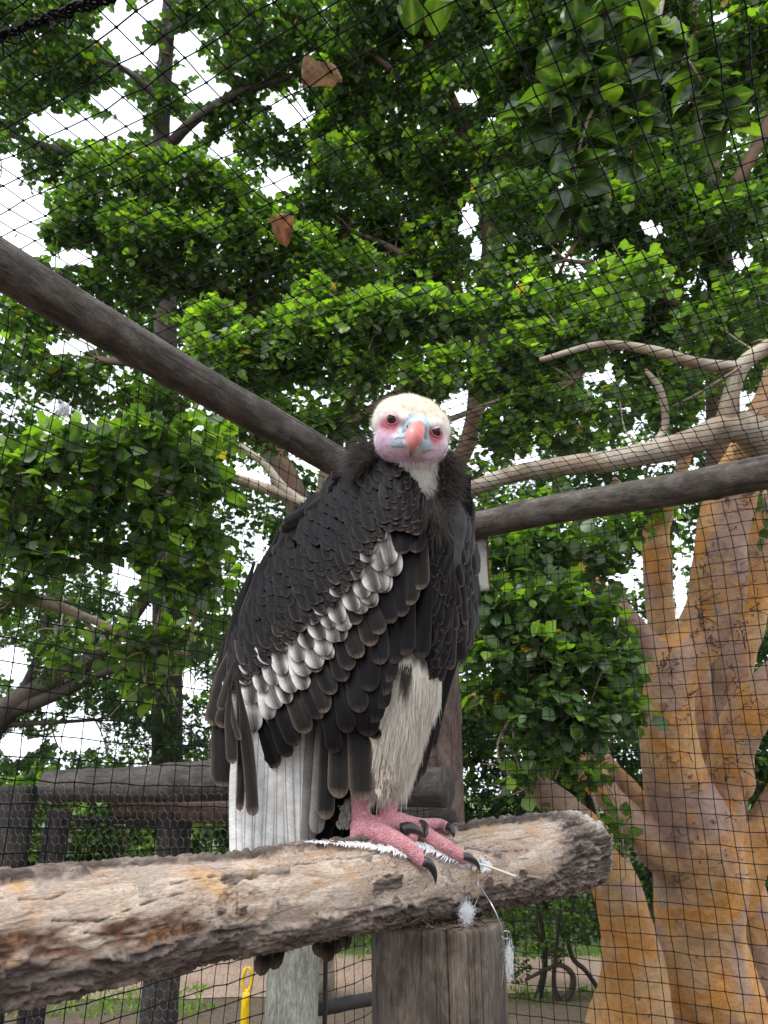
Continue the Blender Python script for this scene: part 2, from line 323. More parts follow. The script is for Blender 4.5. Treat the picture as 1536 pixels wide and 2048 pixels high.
def make_leaves(rs, centers, radii, counts, size, young=.35, tone=(1, 1, 1), gaps=True, per=6, flat=.9, lod=0):
    """leaf rosettes on twig ends through ellipsoidal sprays"""
    Cs, Ds, Ns, Ss, Ys = [], [], [], [], []
    for c, r, n in zip(centers, radii, counts):
        k = max(1, int(n / per)); u = rnd_dir(rs, k); rad = rs.uniform(0.12, 1, k) ** (1 / 2.2); p = c + u * rad[:, None] * r
        ax = u * .7 + np.array([0, 0, .45]) + rs.normal(0, .45, (k, 3)); ax /= np.linalg.norm(ax, axis=1)[:, None]
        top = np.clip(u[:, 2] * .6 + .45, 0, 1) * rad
        P = np.repeat(p, per, 0); A = np.repeat(ax, per, 0); m = len(P); ld = A * .35 + rnd_dir(rs, m) * .95 + np.array([0, 0, -.12]); ld /= np.linalg.norm(ld, axis=1)[:, None]
        nn = np.array([0, 0, 1.0]) * flat + A * .5 + rs.normal(0, .45, (m, 3)); sz = size * rs.uniform(.55, 1.15, m)
        Cs.append(P + ld * sz[:, None] * .25 + rs.normal(0, size * .3, (m, 3))); Ds.append(ld); Ns.append(nn); Ss.append(sz); Ys.append(np.repeat((rs.rand(k) < young * (.25 + 1.2 * top)).astype(float), per) * rs.uniform(.5, 1, m))  # young colour likelier high on each spray, also painting in sunlit leaf tops
    C, D, N, S, Y = (np.concatenate(a) for a in (Cs, Ds, Ns, Ss, Ys))
    if gaps:
        kp = ~in_gap(C, 5); C, D, N, S, Y = C[kp], D[kp], N[kp], S[kp], Y[kp]
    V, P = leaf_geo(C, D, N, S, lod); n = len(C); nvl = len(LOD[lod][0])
    old = np.array([.034, .074, .021]) * np.array(tone); yng_lit = np.array([.19, .315, .030]) * np.array(tone); col = old + (yng_lit - old) * Y[:, None]; col = col * rs.uniform(.7, 1.35, (n, 1)); yl = rs.rand(n) < .006; col[yl] = np.array([.35, .22, .03])
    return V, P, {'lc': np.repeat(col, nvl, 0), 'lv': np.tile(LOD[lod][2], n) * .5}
def clump_world(cl):
    """(px, py, depth, rx px, ry px, leaves) -> centre, radii, count"""
    c = [PD(a[0], a[1], a[2]) for a in cl]; r = [np.array([a[3], (a[3] + a[4]) / 2, a[4]]) * a[2] / FPX for a in cl]; return c, r, [a[5] for a in cl]
def limb(parent, name, pts, mat, sides=10, n=None, knob=.12):
    """pts: (px,py,depth,radius px)"""
    P = np.array([list(PD(a[0], a[1], a[2])) + [a[3] * a[2] / FPX] for a in pts]); Q = catmull(P, n or 8 * len(pts)); Q[:, 3] = np.maximum(Q[:, 3], .002)
    sd = abs(hash(name)) % 7 + len(pts)
    V, F, A = tube(Q[:, :3], Q[:, 3], sides, True, lambda tc: knob * .5 * np.repeat(Q[:, 3], sides) * fbm(tc * 9, 2, sd)); return under(parent, name, V, F, mat, A)
def twigs(parent, centers, hubs, mat, rs, r0=.012):
    acc = Acc(); hubs = np.array(hubs)
    for c in centers:
        h = hubs[np.argmin(np.linalg.norm(hubs - c, axis=1))]; m = (h + c) / 2 + rs.normal(0, .12, 3) * np.linalg.norm(c - h); P = catmull(np.array([h, m, c]), 8); V, F, A = tube(P, np.linspace(r0, r0 * .3, 8), 5, False); acc.add(V, F, A)
        for _ in range(4):
            d = rs.normal(size=3); d /= np.linalg.norm(d); e = c + d * rs.uniform(.1, .3); V, F, A = tube(np.array([c, (c + e) / 2 + rs.normal(0, .02, 3), e]), [r0 * .35, r0 * .25, r0 * .12], 4, False); acc.add(V, F, A)
    V, P, A = acc.get(); return under(parent, 'twigs', V, P, mat, A, kind='stuff')
def tree(name, label, ground_px, depth, limbs, clumps, size, mat, seed, young=.35, tone=(1, 1, 1), group='trees around the aviary', per=6, hub=None):
    rs = np.random.RandomState(seed); b = PD(ground_px, 1600, depth); t = thing(name, label, 'tree', (float(b[0]), float(b[1]), 0), group); hubs = []
    for k, l in enumerate(limbs):
        limb(t, 'trunk' if k == 0 else 'branch', l, mat); hubs += [PD(a[0], a[1], a[2]) for a in l[1:]]
    c, r, n = clump_world(clumps); twigs(t, c, hubs, mat, rs)
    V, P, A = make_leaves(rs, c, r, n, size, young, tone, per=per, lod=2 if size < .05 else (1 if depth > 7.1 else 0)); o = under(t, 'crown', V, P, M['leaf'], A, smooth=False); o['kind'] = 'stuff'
    return t
def gpy(depth):                                              # photo y of the ground at that camera depth
    return 1024 + FPX * (CAMH / CP / depth + math.tan(PITCH))
def grid(x0, x1, y0, y1, d0, d1, r, n, rs, skip=0.0, k=1.0):
    out = []
    for y in np.arange(y0, y1, r * 1.15):
        for x in np.arange(x0, x1, r * 1.3):
            if rs.rand() >= skip: out.append((x + rs.normal(0, r * .3), y + rs.normal(0, r * .3), rs.uniform(d0, d1), r * rs.uniform(.8, 1.25), r * rs.uniform(.6, .95), n))
    return out
rs = np.random.RandomState(77)
D = 8.0
tree('broadleaf_tree', 'tree with a brown trunk behind the upper left beam, dense rounded crown', 470, 7.4,
     [[(640, gpy(7.4) + 20, 7.4, 40), (640, 1300, 7.4, 32), (610, 1050, 7.4, 26), (520, 860, 7.4, 24), (446, 715, 7.4, 23), (415, 600, 7.5, 20), (380, 500, 7.6, 14), (340, 420, 7.6, 8)], [(440, 700, 7.4, 18), (500, 600, 7.5, 13), (540, 500, 7.5, 9), (560, 430, 7.6, 5)], [(415, 600, 7.5, 14), (300, 540, 7.4, 10), (190, 480, 7.3, 7), (110, 440, 7.3, 4)], [(452, 820, 7.4, 16), (330, 740, 7.2, 11), (200, 720, 7.2, 7)]],
     [(120, 440, 7.2, 80, 55, 620), (230, 370, 7.2, 95, 62, 900), (350, 360, 7.2, 95, 62, 900), (460, 390, 7.2, 90, 65, 850), (180, 480, 7.3, 90, 50, 700), (300, 470, 7.0, 95, 62, 900), (420, 500, 7.1, 95, 65, 900), (530, 480, 7.2, 80, 70, 750), (620, 520, 7.3, 80, 70, 700), (240, 570, 7.3, 90, 45, 520), (360, 590, 7.3, 90, 45, 520), (480, 600, 7.4, 80, 50, 560), (590, 620, 7.4, 80, 50, 600), (110, 560, 7.4, 80, 45, 420), (60, 640, 7.5, 70, 50, 450), (170, 630, 7.6, 70, 40, 320), (700, 560, 7.4, 80, 70, 650), (60, 730, 7.2, 90, 50, 560), (170, 770, 7.3, 90, 45, 560), (300, 800, 7.3, 80, 40, 500)], .088, M['brownbark'], 1, .5)
tree('tall_tree', 'tall tree with a dark trunk reaching past the top left sky gap', 330, 9.5,
     [[(335, gpy(9.5) + 20, 9.5, 34), (333, 1000, 9.5, 28), (330, 600, 9.5, 22), (322, 340, 9.5, 18), (326, 200, 9.5, 16), (335, 60, 9.5, 14), (345, -120, 9.5, 10)], [(330, 300, 9.5, 12), (390, 240, 9.3, 10), (470, 190, 9.2, 9), (560, 160, 9.2, 7), (650, 130, 9.2, 4)], [(322, 330, 9.5, 10), (200, 320, 9.4, 9), (80, 290, 9.4, 8), (-20, 250, 9.4, 6)], [(328, 200, 9.5, 9), (230, 130, 9.5, 6), (100, 110, 9.5, 5), (0, 60, 9.5, 4)], [(340, 20, 9.5, 8), (430, -40, 9.4, 6), (560, -60, 9.4, 4)]],
     [(40, 60, 9.3, 90, 55, 760), (140, 40, 9.3, 80, 50, 620), (60, 150, 9.3, 85, 45, 640), (150, 140, 9.3, 70, 40, 500), (30, 220, 9.3, 70, 40, 480), (190, 170, 9.4, 50, 35, 300), (60, 330, 9.4, 70, 45, 420), (140, 340, 9.4, 60, 36, 340), (230, 300, 9.5, 40, 26, 200), (300, 130, 9.5, 34, 60, 320), (330, 40, 9.5, 60, 50, 520), (340, 220, 9.5, 40, 50, 340), (430, 20, 9.3, 80, 40, 620), (540, 50, 9.2, 85, 55, 760), (500, 130, 9.2, 70, 45, 520), (620, 120, 9.2, 80, 55, 700), (660, 40, 9.2, 85, 55, 760), (470, 210, 9.3, 60, 34, 380), (540, 280, 9.3, 70, 40, 460), (640, 290, 9.3, 80, 50, 640), (440, 260, 9.4, 40, 22, 180), (690, 200, 9.2, 80, 50, 680), (-20, 400, 9.5, 60, 40, 260)], .098, M['darkbark'], 2, .22, (.85, .88, .9))
tree('tall_tree', 'tall tree whose brown trunk rises right of the hanging dead leaves', 975, 8.6,
     [[(800, gpy(8.6) + 20, 8.6, 38), (850, 1100, 8.6, 26), (940, 870, 8.6, 17), (962, 640, 8.6, 19), (985, 480, 8.6, 22), (960, 350, 8.6, 20), (900, 200, 8.6, 15), (850, 60, 8.6, 10), (820, -80, 8.6, 7)], [(975, 450, 8.6, 16), (1010, 330, 8.5, 12), (1030, 200, 8.5, 9), (1040, 60, 8.5, 6)], [(960, 640, 8.6, 13), (880, 560, 8.5, 10), (790, 500, 8.4, 7), (700, 460, 8.4, 4)], [(900, 200, 8.6, 9), (800, 150, 8.5, 7), (720, 90, 8.5, 5)]],
     grid(700, 1080, -20, 420, 8.0, 8.9, 66, 560, rs, .04) + grid(640, 930, 400, 620, 8.2, 8.8, 64, 520, rs, .05), .092, M['brownbark'], 3, .34, (.92, .92, .8))
tree('broad_tree', 'broad tree with a ridged trunk in the upper right, behind the drooping near branch', 1445, 7.2,
     [[(1450, gpy(7.2) + 20, 7.2, 46), (1450, 1100, 7.2, 38), (1445, 800, 7.2, 32), (1448, 640, 7.2, 30), (1435, 500, 7.2, 26), (1420, 360, 7.2, 22), (1400, 220, 7.2, 16), (1390, 60, 7.2, 10), (1380, -60, 7.2, 7)], [(1435, 480, 7.2, 16), (1340, 380, 7.1, 12), (1250, 300, 7.0, 8), (1160, 240, 7.0, 5)], [(1440, 420, 7.2, 16), (1510, 300, 7.1, 12), (1560, 180, 7.1, 8)], [(1446, 700, 7.2, 14), (1340, 600, 6.9, 10), (1240, 540, 6.8, 7), (1130, 520, 6.8, 4)]],
     grid(1060, 1560, -20, 430, 6.9, 7.8, 74, 640, rs, .04) + grid(1040, 1560, 420, 760, 6.6, 7.4, 72, 560, rs, .14), .088, M['brownbark'], 4, .36)
tree('spreading_tree', 'low spreading tree with bright young leaves behind the vulture\'s head', 700, 5.6,
     [[(640, gpy(5.6) + 20, 5.6, 30), (640, 1300, 5.6, 26), (650, 1000, 5.6, 20), (680, 860, 5.6, 14), (720, 760, 5.6, 8)], [(660, 940, 5.6, 12), (560, 850, 5.5, 8), (480, 760, 5.5, 5)], [(680, 860, 5.6, 10), (800, 780, 5.5, 7), (920, 720, 5.4, 4)], [(660, 920, 5.6, 10), (800, 880, 5.5, 7), (1000, 800, 5.3, 5), (1150, 760, 5.2, 3)]],
     grid(440, 960, 660, 800, 5.2, 5.8, 62, 330, rs, .02) + [(640, 600, 5.6, 60, 40, 260), (520, 690, 5.5, 60, 40, 240), (420, 650, 5.8, 60, 36, 200), (740, 640, 5.5, 80, 40, 340), (860, 650, 5.5, 70, 40, 320), (560, 860, 5.4, 60, 50, 260), (640, 860, 5.5, 50, 50, 240), (480, 860, 5.4, 60, 36, 220), (700, 840, 5.6, 50, 40, 200), (980, 760, 5.4, 70, 50, 320), (1060, 700, 5.3, 80, 46, 360), (1090, 800, 5.3, 80, 50, 360), (1160, 690, 5.2, 70, 40, 300), (1010, 870, 5.4, 70, 46, 300), (1130, 860, 5.3, 70, 40, 260), (960, 640, 5.5, 70, 46, 300), (1080, 610, 5.4, 80, 46, 340), (1210, 640, 5.2, 80, 46, 340), (1260, 560, 5.3, 80, 46, 320)], .082, M['palebark'], 5, .72, (1.08, 1.06, 1))
# the large fig with orange bark, right
FD = 4.6
fig_c = [[(1440, 2250, 140), (1432, 2050, 112), (1405, 1900, 92), (1400, 1780, 90), (1388, 1670, 84), (1352, 1560, 64), (1332, 1440, 54), (1344, 1335, 54), (1400, 1272, 52), (1432, 1200, 54), (1440, 1090, 54), (1466, 985, 48), (1500, 905, 44), (1545, 810, 40), (1590, 690, 36)],
         [(1416, 1760, 70), (1440, 1650, 50), (1450, 1560, 42), (1480, 1460, 44), (1530, 1390, 46), (1610, 1330, 44)], [(1470, 1560, 40), (1462, 1440, 36), (1470, 1330, 36), (1490, 1230, 40), (1505, 1120, 42), (1520, 1000, 40)], [(1425, 1580, 34), (1402, 1480, 30), (1398, 1380, 26), (1400, 1280, 22)],
         [(1380, 1760, 56), (1310, 1700, 36), (1240, 1620, 30), (1170, 1540, 28), (1090, 1470, 27), (1030, 1425, 24), (960, 1390, 20)], [(1360, 1700, 34), (1290, 1620, 25), (1240, 1560, 24), (1180, 1500, 22), (1120, 1450, 20)],
         [(1250, 2250, 120), (1262, 2080, 92), (1268, 1950, 66), (1250, 1840, 54), (1222, 1750, 48), (1185, 1680, 40), (1120, 1615, 32), (1060, 1560, 27)], [(1450, 1790, 56), (1500, 1710, 40), (1545, 1620, 34), (1590, 1550, 32)], [(1540, 2200, 90), (1530, 2000, 66), (1505, 1870, 52), (1480, 1780, 46)],
         [(1345, 1340, 38), (1290, 1275, 22), (1240, 1212, 19), (1195, 1172, 15), (1150, 1130, 11), (1090, 1100, 7)], [(1338, 1370, 30), (1322, 1240, 30), (1314, 1130, 29), (1314, 1060, 22), (1350, 980, 16), (1375, 900, 12)], [(1314, 1080, 18), (1270, 1010, 12), (1230, 960, 9)]]
fb = PD(1420, 1700, FD); FIG = thing('fig_tree', 'old fig tree with smooth orange forked trunks outside the net', 'tree', (float(fb[0]), float(fb[1]), 0), 'trees around the aviary')
dep = [FD, FD + .22, FD + .8, FD + .5, FD - .05, FD + .6, FD - .45, FD + .25, FD + .35, FD, FD + .8, FD + .8]
fme, FV, FN = fuse([[(PD(x, y, d), r * d / FPX) for x, y, r in ch] for ch, d in zip(fig_c, dep)], .022, 3, .3)
FV = FV + FN * (.022 * fbm(FV * 3.2, 3, 4) + .008 * fbm(FV * 12, 3, 5))[:, None]; fme.vertices.foreach_set('co', (FV - np.array(FIG.location)).astype(np.float32).ravel()); fme.update(); link('trunk', fme, M['figbark'], FIG)
limb(FIG, 'branch', [(1545, 890, 4.5, 44), (1490, 858, 4.45, 34), (1440, 856, 4.4, 28), (1385, 882, 4.35, 25), (1300, 906, 4.3, 23), (1200, 924, 4.3, 21), (1110, 934, 4.3, 20), (1020, 950, 4.3, 18), (930, 982, 4.3, 15), (820, 1010, 4.3, 12), (700, 1040, 4.3, 10)], M['palebark'], 14, 60, .3)
limb(FIG, 'branch', [(1445, 862, 4.4, 20), (1462, 790, 4.4, 17), (1486, 730, 4.4, 16), (1540, 690, 4.4, 14), (1600, 650, 4.4, 12)], M['palebark'], 10)
limb(FIG, 'branch', [(1480, 735, 4.4, 13), (1400, 728, 4.4, 12), (1300, 700, 4.4, 10), (1200, 690, 4.4, 8), (1080, 720, 4.4, 5)], M['palebark'], 8)
limb(FIG, 'branch', [(1300, 905, 4.3, 10), (1330, 850, 4.4, 8), (1320, 780, 4.4, 7), (1290, 740, 4.4, 5)], M['palebark'], 7)
rsf = np.random.RandomState(6)
cl = [(990, 1120, 4.3, 60, 50, 200), (1080, 1100, 4.2, 70, 50, 240), (1170, 1110, 4.3, 60, 50, 190), (1000, 1210, 4.1, 70, 55, 260), (1090, 1200, 4.0, 75, 55, 280), (1180, 1220, 4.1, 60, 46, 190), (980, 1300, 4.1, 60, 55, 230), (1070, 1300, 3.9, 80, 60, 300), (1160, 1310, 3.9, 75, 55, 270), (1230, 1330, 4.0, 55, 50, 180), (1000, 1400, 4.0, 60, 55, 200), (1090, 1410, 3.8, 75, 55, 260), (1180, 1410, 3.8, 75, 50, 230), (1250, 1420, 3.9, 40, 46, 110), (1060, 1500, 3.9, 40, 40, 80), (1130, 1500, 3.8, 55, 40, 110), (1180, 1540, 3.8, 40, 36, 60), (1030, 1570, 3.9, 20, 30, 20), (1230, 1680, 3.7, 26, 40, 26), (1250, 1720, 3.7, 12, 26, 9), (1060, 1600, 3.9, 24, 24, 16),
      (1000, 1050, 4.5, 60, 40, 120), (1240, 1060, 4.6, 60, 40, 110), (1130, 1020, 4.7, 70, 40, 130), (1500, 720, 4.8, 60, 40, 130), (1420, 640, 4.8, 70, 50, 180), (1520, 600, 4.8, 70, 60, 200), (1330, 820, 4.9, 60, 40, 110), (1240, 800, 4.8, 70, 50, 150), (1400, 790, 5.0, 50, 40, 90), (1290, 1000, 5.2, 70, 40, 130), (1530, 1010, 5.0, 30, 60, 60)]
cc, rr_, nn_ = clump_world(cl); twigs(FIG, cc, [PD(x, y, 4.3) for x, y in ((1150, 1130), (1090, 1100), (1240, 1210), (1170, 1530), (1030, 1420), (1300, 906), (1110, 934), (1480, 735), (1590, 690))], M['palebark'], rsf, .010)
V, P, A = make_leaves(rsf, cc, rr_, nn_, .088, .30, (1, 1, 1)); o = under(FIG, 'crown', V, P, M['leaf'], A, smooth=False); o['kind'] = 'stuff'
acc = Acc()                                                    # short fruiting twigs that sprout from the trunk
for _ in range(150):
    ch = fig_c[rsf.choice([0, 0, 0, 1, 2])]; a = rsf.randint(3, len(ch) - 2) if len(ch) > 6 else rsf.randint(0, len(ch) - 1); x, y, r = np.array(ch[a]) + (np.array(ch[a + 1]) - np.array(ch[a])) * rsf.rand(); p = PD(x + rsf.uniform(-.7, .7) * r, y, FD - r * .72 * FD / FPX); d = np.array([rsf.normal(0, .5), -1, rsf.normal(0, .5)])
    for _k in range(3):
        e = p + (d + rsf.normal(0, .7, 3)) * rsf.uniform(.02, .07); V, F, A = tube(np.array([p, (p + e) / 2 + rsf.normal(0, .008, 3), e]), [.004, .003, .002], 4, False); acc.add(V, F, A)
        if rsf.rand() < .6: V, F = sphere(e, .007, 6, 4); acc.add(V, F, {'tc': V})
V, P, A = acc.get(); under(FIG, 'fruiting_twigs', V, P, M['brownbark'], A, kind='stuff')
# large-leaved tree close to the left wall
tree('leafy_tree', 'large-leaved bright green tree pressing against the left netting', 60, 3.7,
     [[(-160, gpy(3.9) + 20, 3.9, 60), (-150, 1500, 3.9, 46), (-100, 1200, 3.8, 34), (-20, 1060, 3.7, 22), (120, 1010, 3.7, 15), (260, 985, 3.7, 10), (400, 960, 3.8, 6)], [(-100, 1220, 3.8, 20), (60, 1200, 3.8, 14), (160, 1230, 3.9, 9), (300, 1290, 3.9, 6), (380, 1310, 3.9, 4)], [(-20, 1060, 3.7, 14), (40, 980, 3.6, 10), (110, 930, 3.6, 6)]],
     [(30, 950, 3.5, 75, 50, 170), (110, 900, 3.6, 65, 45, 140), (200, 900, 3.6, 75, 50, 170), (290, 890, 3.7, 70, 46, 150), (380, 890, 3.7, 70, 50, 150), (50, 1040, 3.6, 75, 50, 160), (150, 1010, 3.6, 70, 50, 160), (250, 1000, 3.7, 70, 56, 170), (340, 990, 3.7, 60, 50, 140), (420, 970, 3.8, 50, 50, 100), (60, 1110, 3.7, 70, 40, 120), (170, 1100, 3.7, 60, 40, 110), (300, 1080, 3.8, 70, 50, 140), (400, 1070, 3.8, 55, 50, 110), (330, 1160, 3.8, 55, 40, 90), (420, 1150, 3.9, 45, 50, 90), (30, 1190, 3.7, 40, 30, 40), (240, 1290, 3.9, 60, 40, 75), (330, 1290, 3.9, 60, 46, 100), (160, 1310, 3.9, 40, 26, 30), (400, 1250, 4.0, 46, 50, 80), (290, 1370, 3.9, 45, 34, 50), (380, 1340, 4.0, 40, 40, 50), (120, 1260, 3.9, 30, 24, 20)], .092, M['palebark'], 8, .62)
limb(bpy.data.objects['leafy_tree'], 'branch', [(300, 905, 3.9, 5), (400, 940, 3.9, 9), (470, 958, 3.9, 11), (540, 980, 3.9, 12), (610, 1008, 3.9, 13), (700, 1030, 3.9, 14)], M['palebark'], 10)
limb(bpy.data.objects['leafy_tree'], 'branch', [(480, 890, 3.95, 5), (530, 930, 3.92, 8), (565, 975, 3.9, 10), (600, 1004, 3.9, 11)], M['palebark'], 8)
tree('feathery_tree', 'dark fine-leaved tree leaning behind the left fence rail', 0, 8.8,
     [[(-120, gpy(8.8) + 20, 8.8, 40), (-80, 1560, 8.8, 34), (0, 1435, 8.8, 26), (80, 1375, 8.8, 22), (180, 1320, 8.8, 18), (260, 1240, 8.8, 14), (330, 1130, 8.8, 9), (360, 1040, 8.8, 6)], [(0, 1430, 8.8, 18), (110, 1390, 8.7, 13), (220, 1340, 8.7, 9), (330, 1320, 8.7, 5)], [(40, 1400, 8.8, 12), (80, 1300, 8.8, 8), (100, 1200, 8.8, 5)], [(-20, 1450, 8.8, 8), (100, 1445, 8.8, 5), (190, 1440, 8.8, 3)]],
     grid(0, 480, 1120, 1560, 8.4, 9.4, 58, 620, rs, .06), .046, M['darkbark'], 9, .12, (.75, .8, .85), per=8)
# woodland that reads as one mass further back
rsb = np.random.RandomState(40); cl = grid(-250, 1800, -60, 1000, 12, 16, 95, 520, rsb, .10) + grid(-250, 1800, 1000, 1640, 13, 18, 90, 620, rsb, .0) + grid(-900, 2600, 1560, 1760, 14, 22, 100, 420, rsb, .0)
cc, rr_, nn_ = clump_world(cl); V, P, A = make_leaves(rsb, cc, rr_, nn_, .15, .3, (.9, .95, .9), lod=2)
tag(link('woodland', mesh_np('woodland', V, P, A, False), M['leaf']), 'mass of green woodland foliage closing the view behind the trees', 'woodland', kind='stuff')
# clipped fine-leaved hedge on the far side of the lawn, right
rsb = np.random.RandomState(41); cl = grid(860, 1580, 1300, 1800, 8.6, 10.2, 60, 760, rsb, .0); cc, rr_, nn_ = clump_world(cl); hb = PD(1200, 1800, 9.4)
HEDGE = thing('hedge_tree', 'dense dark fine-leaved bush filling the gap between post and fig', 'bush', (float(hb[0]), float(hb[1]), 0)); limb(HEDGE, 'trunk', [(1200, gpy(9.4) + 15, 9.4, 14), (1190, 1750, 9.4, 12), (1180, 1600, 9.4, 9), (1150, 1480, 9.4, 5)], M['darkbark'])
V, P, A = make_leaves(rsb, cc, rr_, nn_, .072, .12, (.62, .68, .7), per=8, lod=2); o = under(HEDGE, 'crown', V, P, M['leaf'], A, smooth=False); o['kind'] = 'stuff'
# small twisted shrub under the log's right end
rsb = np.random.RandomState(42); sb_ = PD(1130, 2040, 5.5); SH = thing('twisted_shrub', 'small shrub with dark twisted stems under the right end of the log', 'shrub', (float(sb_[0]), float(sb_[1]), 0))
for pts in ([(1068, 2045, 5.6, 9), (1078, 1990, 5.6, 8), (1090, 1930, 5.6, 6), (1085, 1860, 5.6, 5), (1070, 1790, 5.6, 3)], [(1125, 2050, 5.5, 10), (1122, 2010, 5.5, 8), (1142, 1985, 5.5, 7), (1145, 1950, 5.5, 6), (1120, 1930, 5.5, 5), (1090, 1940, 5.5, 4), (1050, 1960, 5.5, 3)], [(1122, 2010, 5.5, 7), (1108, 1970, 5.5, 5), (1112, 1900, 5.5, 4), (1120, 1820, 5.5, 3)], [(1195, 1975, 5.6, 5), (1170, 1940, 5.6, 5), (1145, 1915, 5.6, 5), (1135, 1860, 5.6, 4), (1150, 1800, 5.6, 3)], [(1085, 1880, 5.6, 4), (1050, 1840, 5.6, 3), (1030, 1800, 5.6, 2)]): limb(SH, 'stem', pts, M['darkbark'], 8, 30)
cl = grid(1010, 1260, 1780, 1900, 5.3, 6.0, 36, 230, rsb, .1) + [(1040, 1930, 5.6, 40, 30, 170), (1100, 1900, 5.6, 40, 24, 130), (1180, 1850, 5.6, 40, 30, 170)]; cc, rr_, nn_ = clump_world(cl); V, P, A = make_leaves(rsb, cc, rr_, nn_, .036, .25, (.9, .9, .9)); o = under(SH, 'crown', V, P, M['leaf'], A, smooth=False); o['kind'] = 'stuff'
# leafy bushes beyond the gate, left
rsb = np.random.RandomState(43); cl = grid(-60, 720, 1600, 1790, 7.9, 8.6, 52, 330, rsb, .0); cc, rr_, nn_ = clump_world(cl); hb = PD(260, 1800, 8.3)
BU = thing('leafy_bush', 'light green leafy bush seen through the dark gate frame', 'bush', (float(hb[0]), float(hb[1]), 0))
for x0 in (60, 260, 470): limb(BU, 'stem', [(x0, gpy(8.3) + 12, 8.3, 8), (x0 + 10, 1790, 8.3, 6), (x0 - 8, 1690, 8.3, 4), (x0 + 4, 1620, 8.3, 2)], M['brownbark'], 8)
V, P, A = make_leaves(rsb, cc, rr_, nn_, .085, .5, (1, 1, 1), lod=1); o = under(BU, 'crown', V, P, M['leaf'], A, smooth=False); o['kind'] = 'stuff'

# ------------------------------------------------------------------ aviary frame: poles, posts, rails
ROOF = 2.45
def pole(name, label, A, Bp, r0, r1, mat, group=None, sides=40, cat='pole', seed=1, n=80, knots=6, part='pole_wood'):
    A, Bp = np.array(A, float), np.array(Bp, float); n = max(n, 12); P = np.linspace(A, Bp, n); t = np.linspace(0, 1, n); rsx = np.random.RandomState(seed)
    L = np.linalg.norm(Bp - A); bend = fbm(np.stack([t * 2.5 * L, 0 * t + seed, 0 * t], -1), 2, seed) * .008; P = P + bend[:, None] * np.array([0, 0, 1.0]) * (abs(Bp[2] - A[2]) < .7 * L) + (bend[::-1])[:, None] * np.array([.5, .5, 0])
    R = np.interp(t, [0, 1], [r0, r1]); ks = [(rsx.uniform(.05, .95) * L, rsx.uniform(0, 2 * math.pi), rsx.uniform(.012, .03)) for _ in range(knots)]
    def dsp(tc):
        th = np.arctan2(tc[:, 1], tc[:, 0]); d = .0016 * fbm(tc * np.array([40, 40, 3]), 4, seed) + .004 * fbm(tc * np.array([9, 9, 2]), 2, seed + 3)
        for z, a, w in ks: d = d + .006 * np.exp(-((tc[:, 2] - z) / w) ** 2 - (((th - a + math.pi) % (2 * math.pi) - math.pi) * r0 / w) ** 2)
        for a in (1.1, 3.6, 5.2): d = d - .005 * sstep(.0022, .0005, np.abs((th - a - .06 * np.sin(tc[:, 2] * 3 + a)) % (2 * math.pi)) * r0)
        return d * min(1.0, (r0 / .05) ** 1.5)
    V, F, At = tube(P, R, sides, True, dsp); base = A if A[2] <= Bp[2] else Bp
    t_ = thing(name, label, cat, tuple(base), group); under(t_, part, V, F, mat, At); return t_
BL0, BL1 = PZ(-160, 440, ROOF), PZ(915, 1066, ROOF)
BR0, BR1 = PZ(905, 1058, ROOF), PZ(1660, 924, ROOF)
pole('beam', 'grey round roof pole running from upper left to behind the vulture', BL0, BL1, .050, .054, M['beam'], 'roof poles', 48, 'beam', 2, 120)
pole('beam', 'grey mossy roof pole running from the vulture\'s back to the fig', BR0 + np.array([0, 0, .004]), BR1, .058, .060, M['beam'], 'roof poles', 48, 'beam', 5, 120)
CX = PZ(905, 1060, ROOF); YC = float(CX[1])
cpx = PY(884, 1500, YC)
pole('corner_post', 'brown corner post of the aviary behind the vulture', (cpx[0], YC, 0), (cpx[0], YC, ROOF - .06), .082, .078, M['redpost'], None, 40, 'post', 7, 90)
# rusty sheet bracket at the top of the corner post
g = G('rusted white sheet'); p = g.pos(); n = g.noise(p, 18, 5, .6); e = g.attr('edge'); c = g.mix(g.rng(g.math('ADD', n, e), .62, .8), (.27, .265, .25, 1), g.mix(g.noise(p, 60, 3), (.13, .035, .015, 1), (.05, .02, .015, 1)))
M['rust'] = g.done(g.bsdf(Base_Color=c, Roughness=.75, Metallic=.2, Normal=g.bump(n, .3, .003)))
a, b = PY(935, 1075, YC - .02), PY(978, 1186, YC - .02); nx, nz = 10, 16; X, Z = np.meshgrid(np.linspace(a[0], b[0], nx), np.linspace(b[2], a[2], nz), indexing='ij'); ed = np.clip(np.maximum(np.abs(np.linspace(-1, 1, nx))[:, None] ** 6 * np.ones(nz), (np.linspace(0, 1, nz) ** 3)[None] * .5 + 0 * X), 0, 1) * .6
bow_ = .012 * np.cos((X - a[0]) / (b[0] - a[0]) * 3); V0 = np.stack([X, YC - .05 + bow_, Z], -1).reshape(-1, 3); V = np.vstack([V0, V0 + np.array([0, .003, 0])]); i = np.arange(nx - 1)[:, None] * nz; j = np.arange(nz - 1)[None]; Fq = np.stack([i + j, i + nz + j, i + nz + j + 1, i + j + 1], -1).reshape(-1, 4)
rim_ = np.concatenate([np.arange(nz), np.arange(1, nx) * nz + nz - 1, (nx - 1) * nz + np.arange(nz - 2, -1, -1), np.arange(nx - 2, 0, -1) * nz]); rn = np.roll(rim_, -1); Fr = np.stack([rim_, rn, rn + nx * nz, rim_ + nx * nz], -1)
br = thing('rusty_bracket', 'small rust-edged white metal plate under the roof pole at the corner', 'metal plate', tuple(V0.mean(0))); under(br, 'plate', V, [Fq, Fq[:, ::-1] + nx * nz, Fr], M['rust'], {'edge': np.tile(ed.ravel(), 2)})
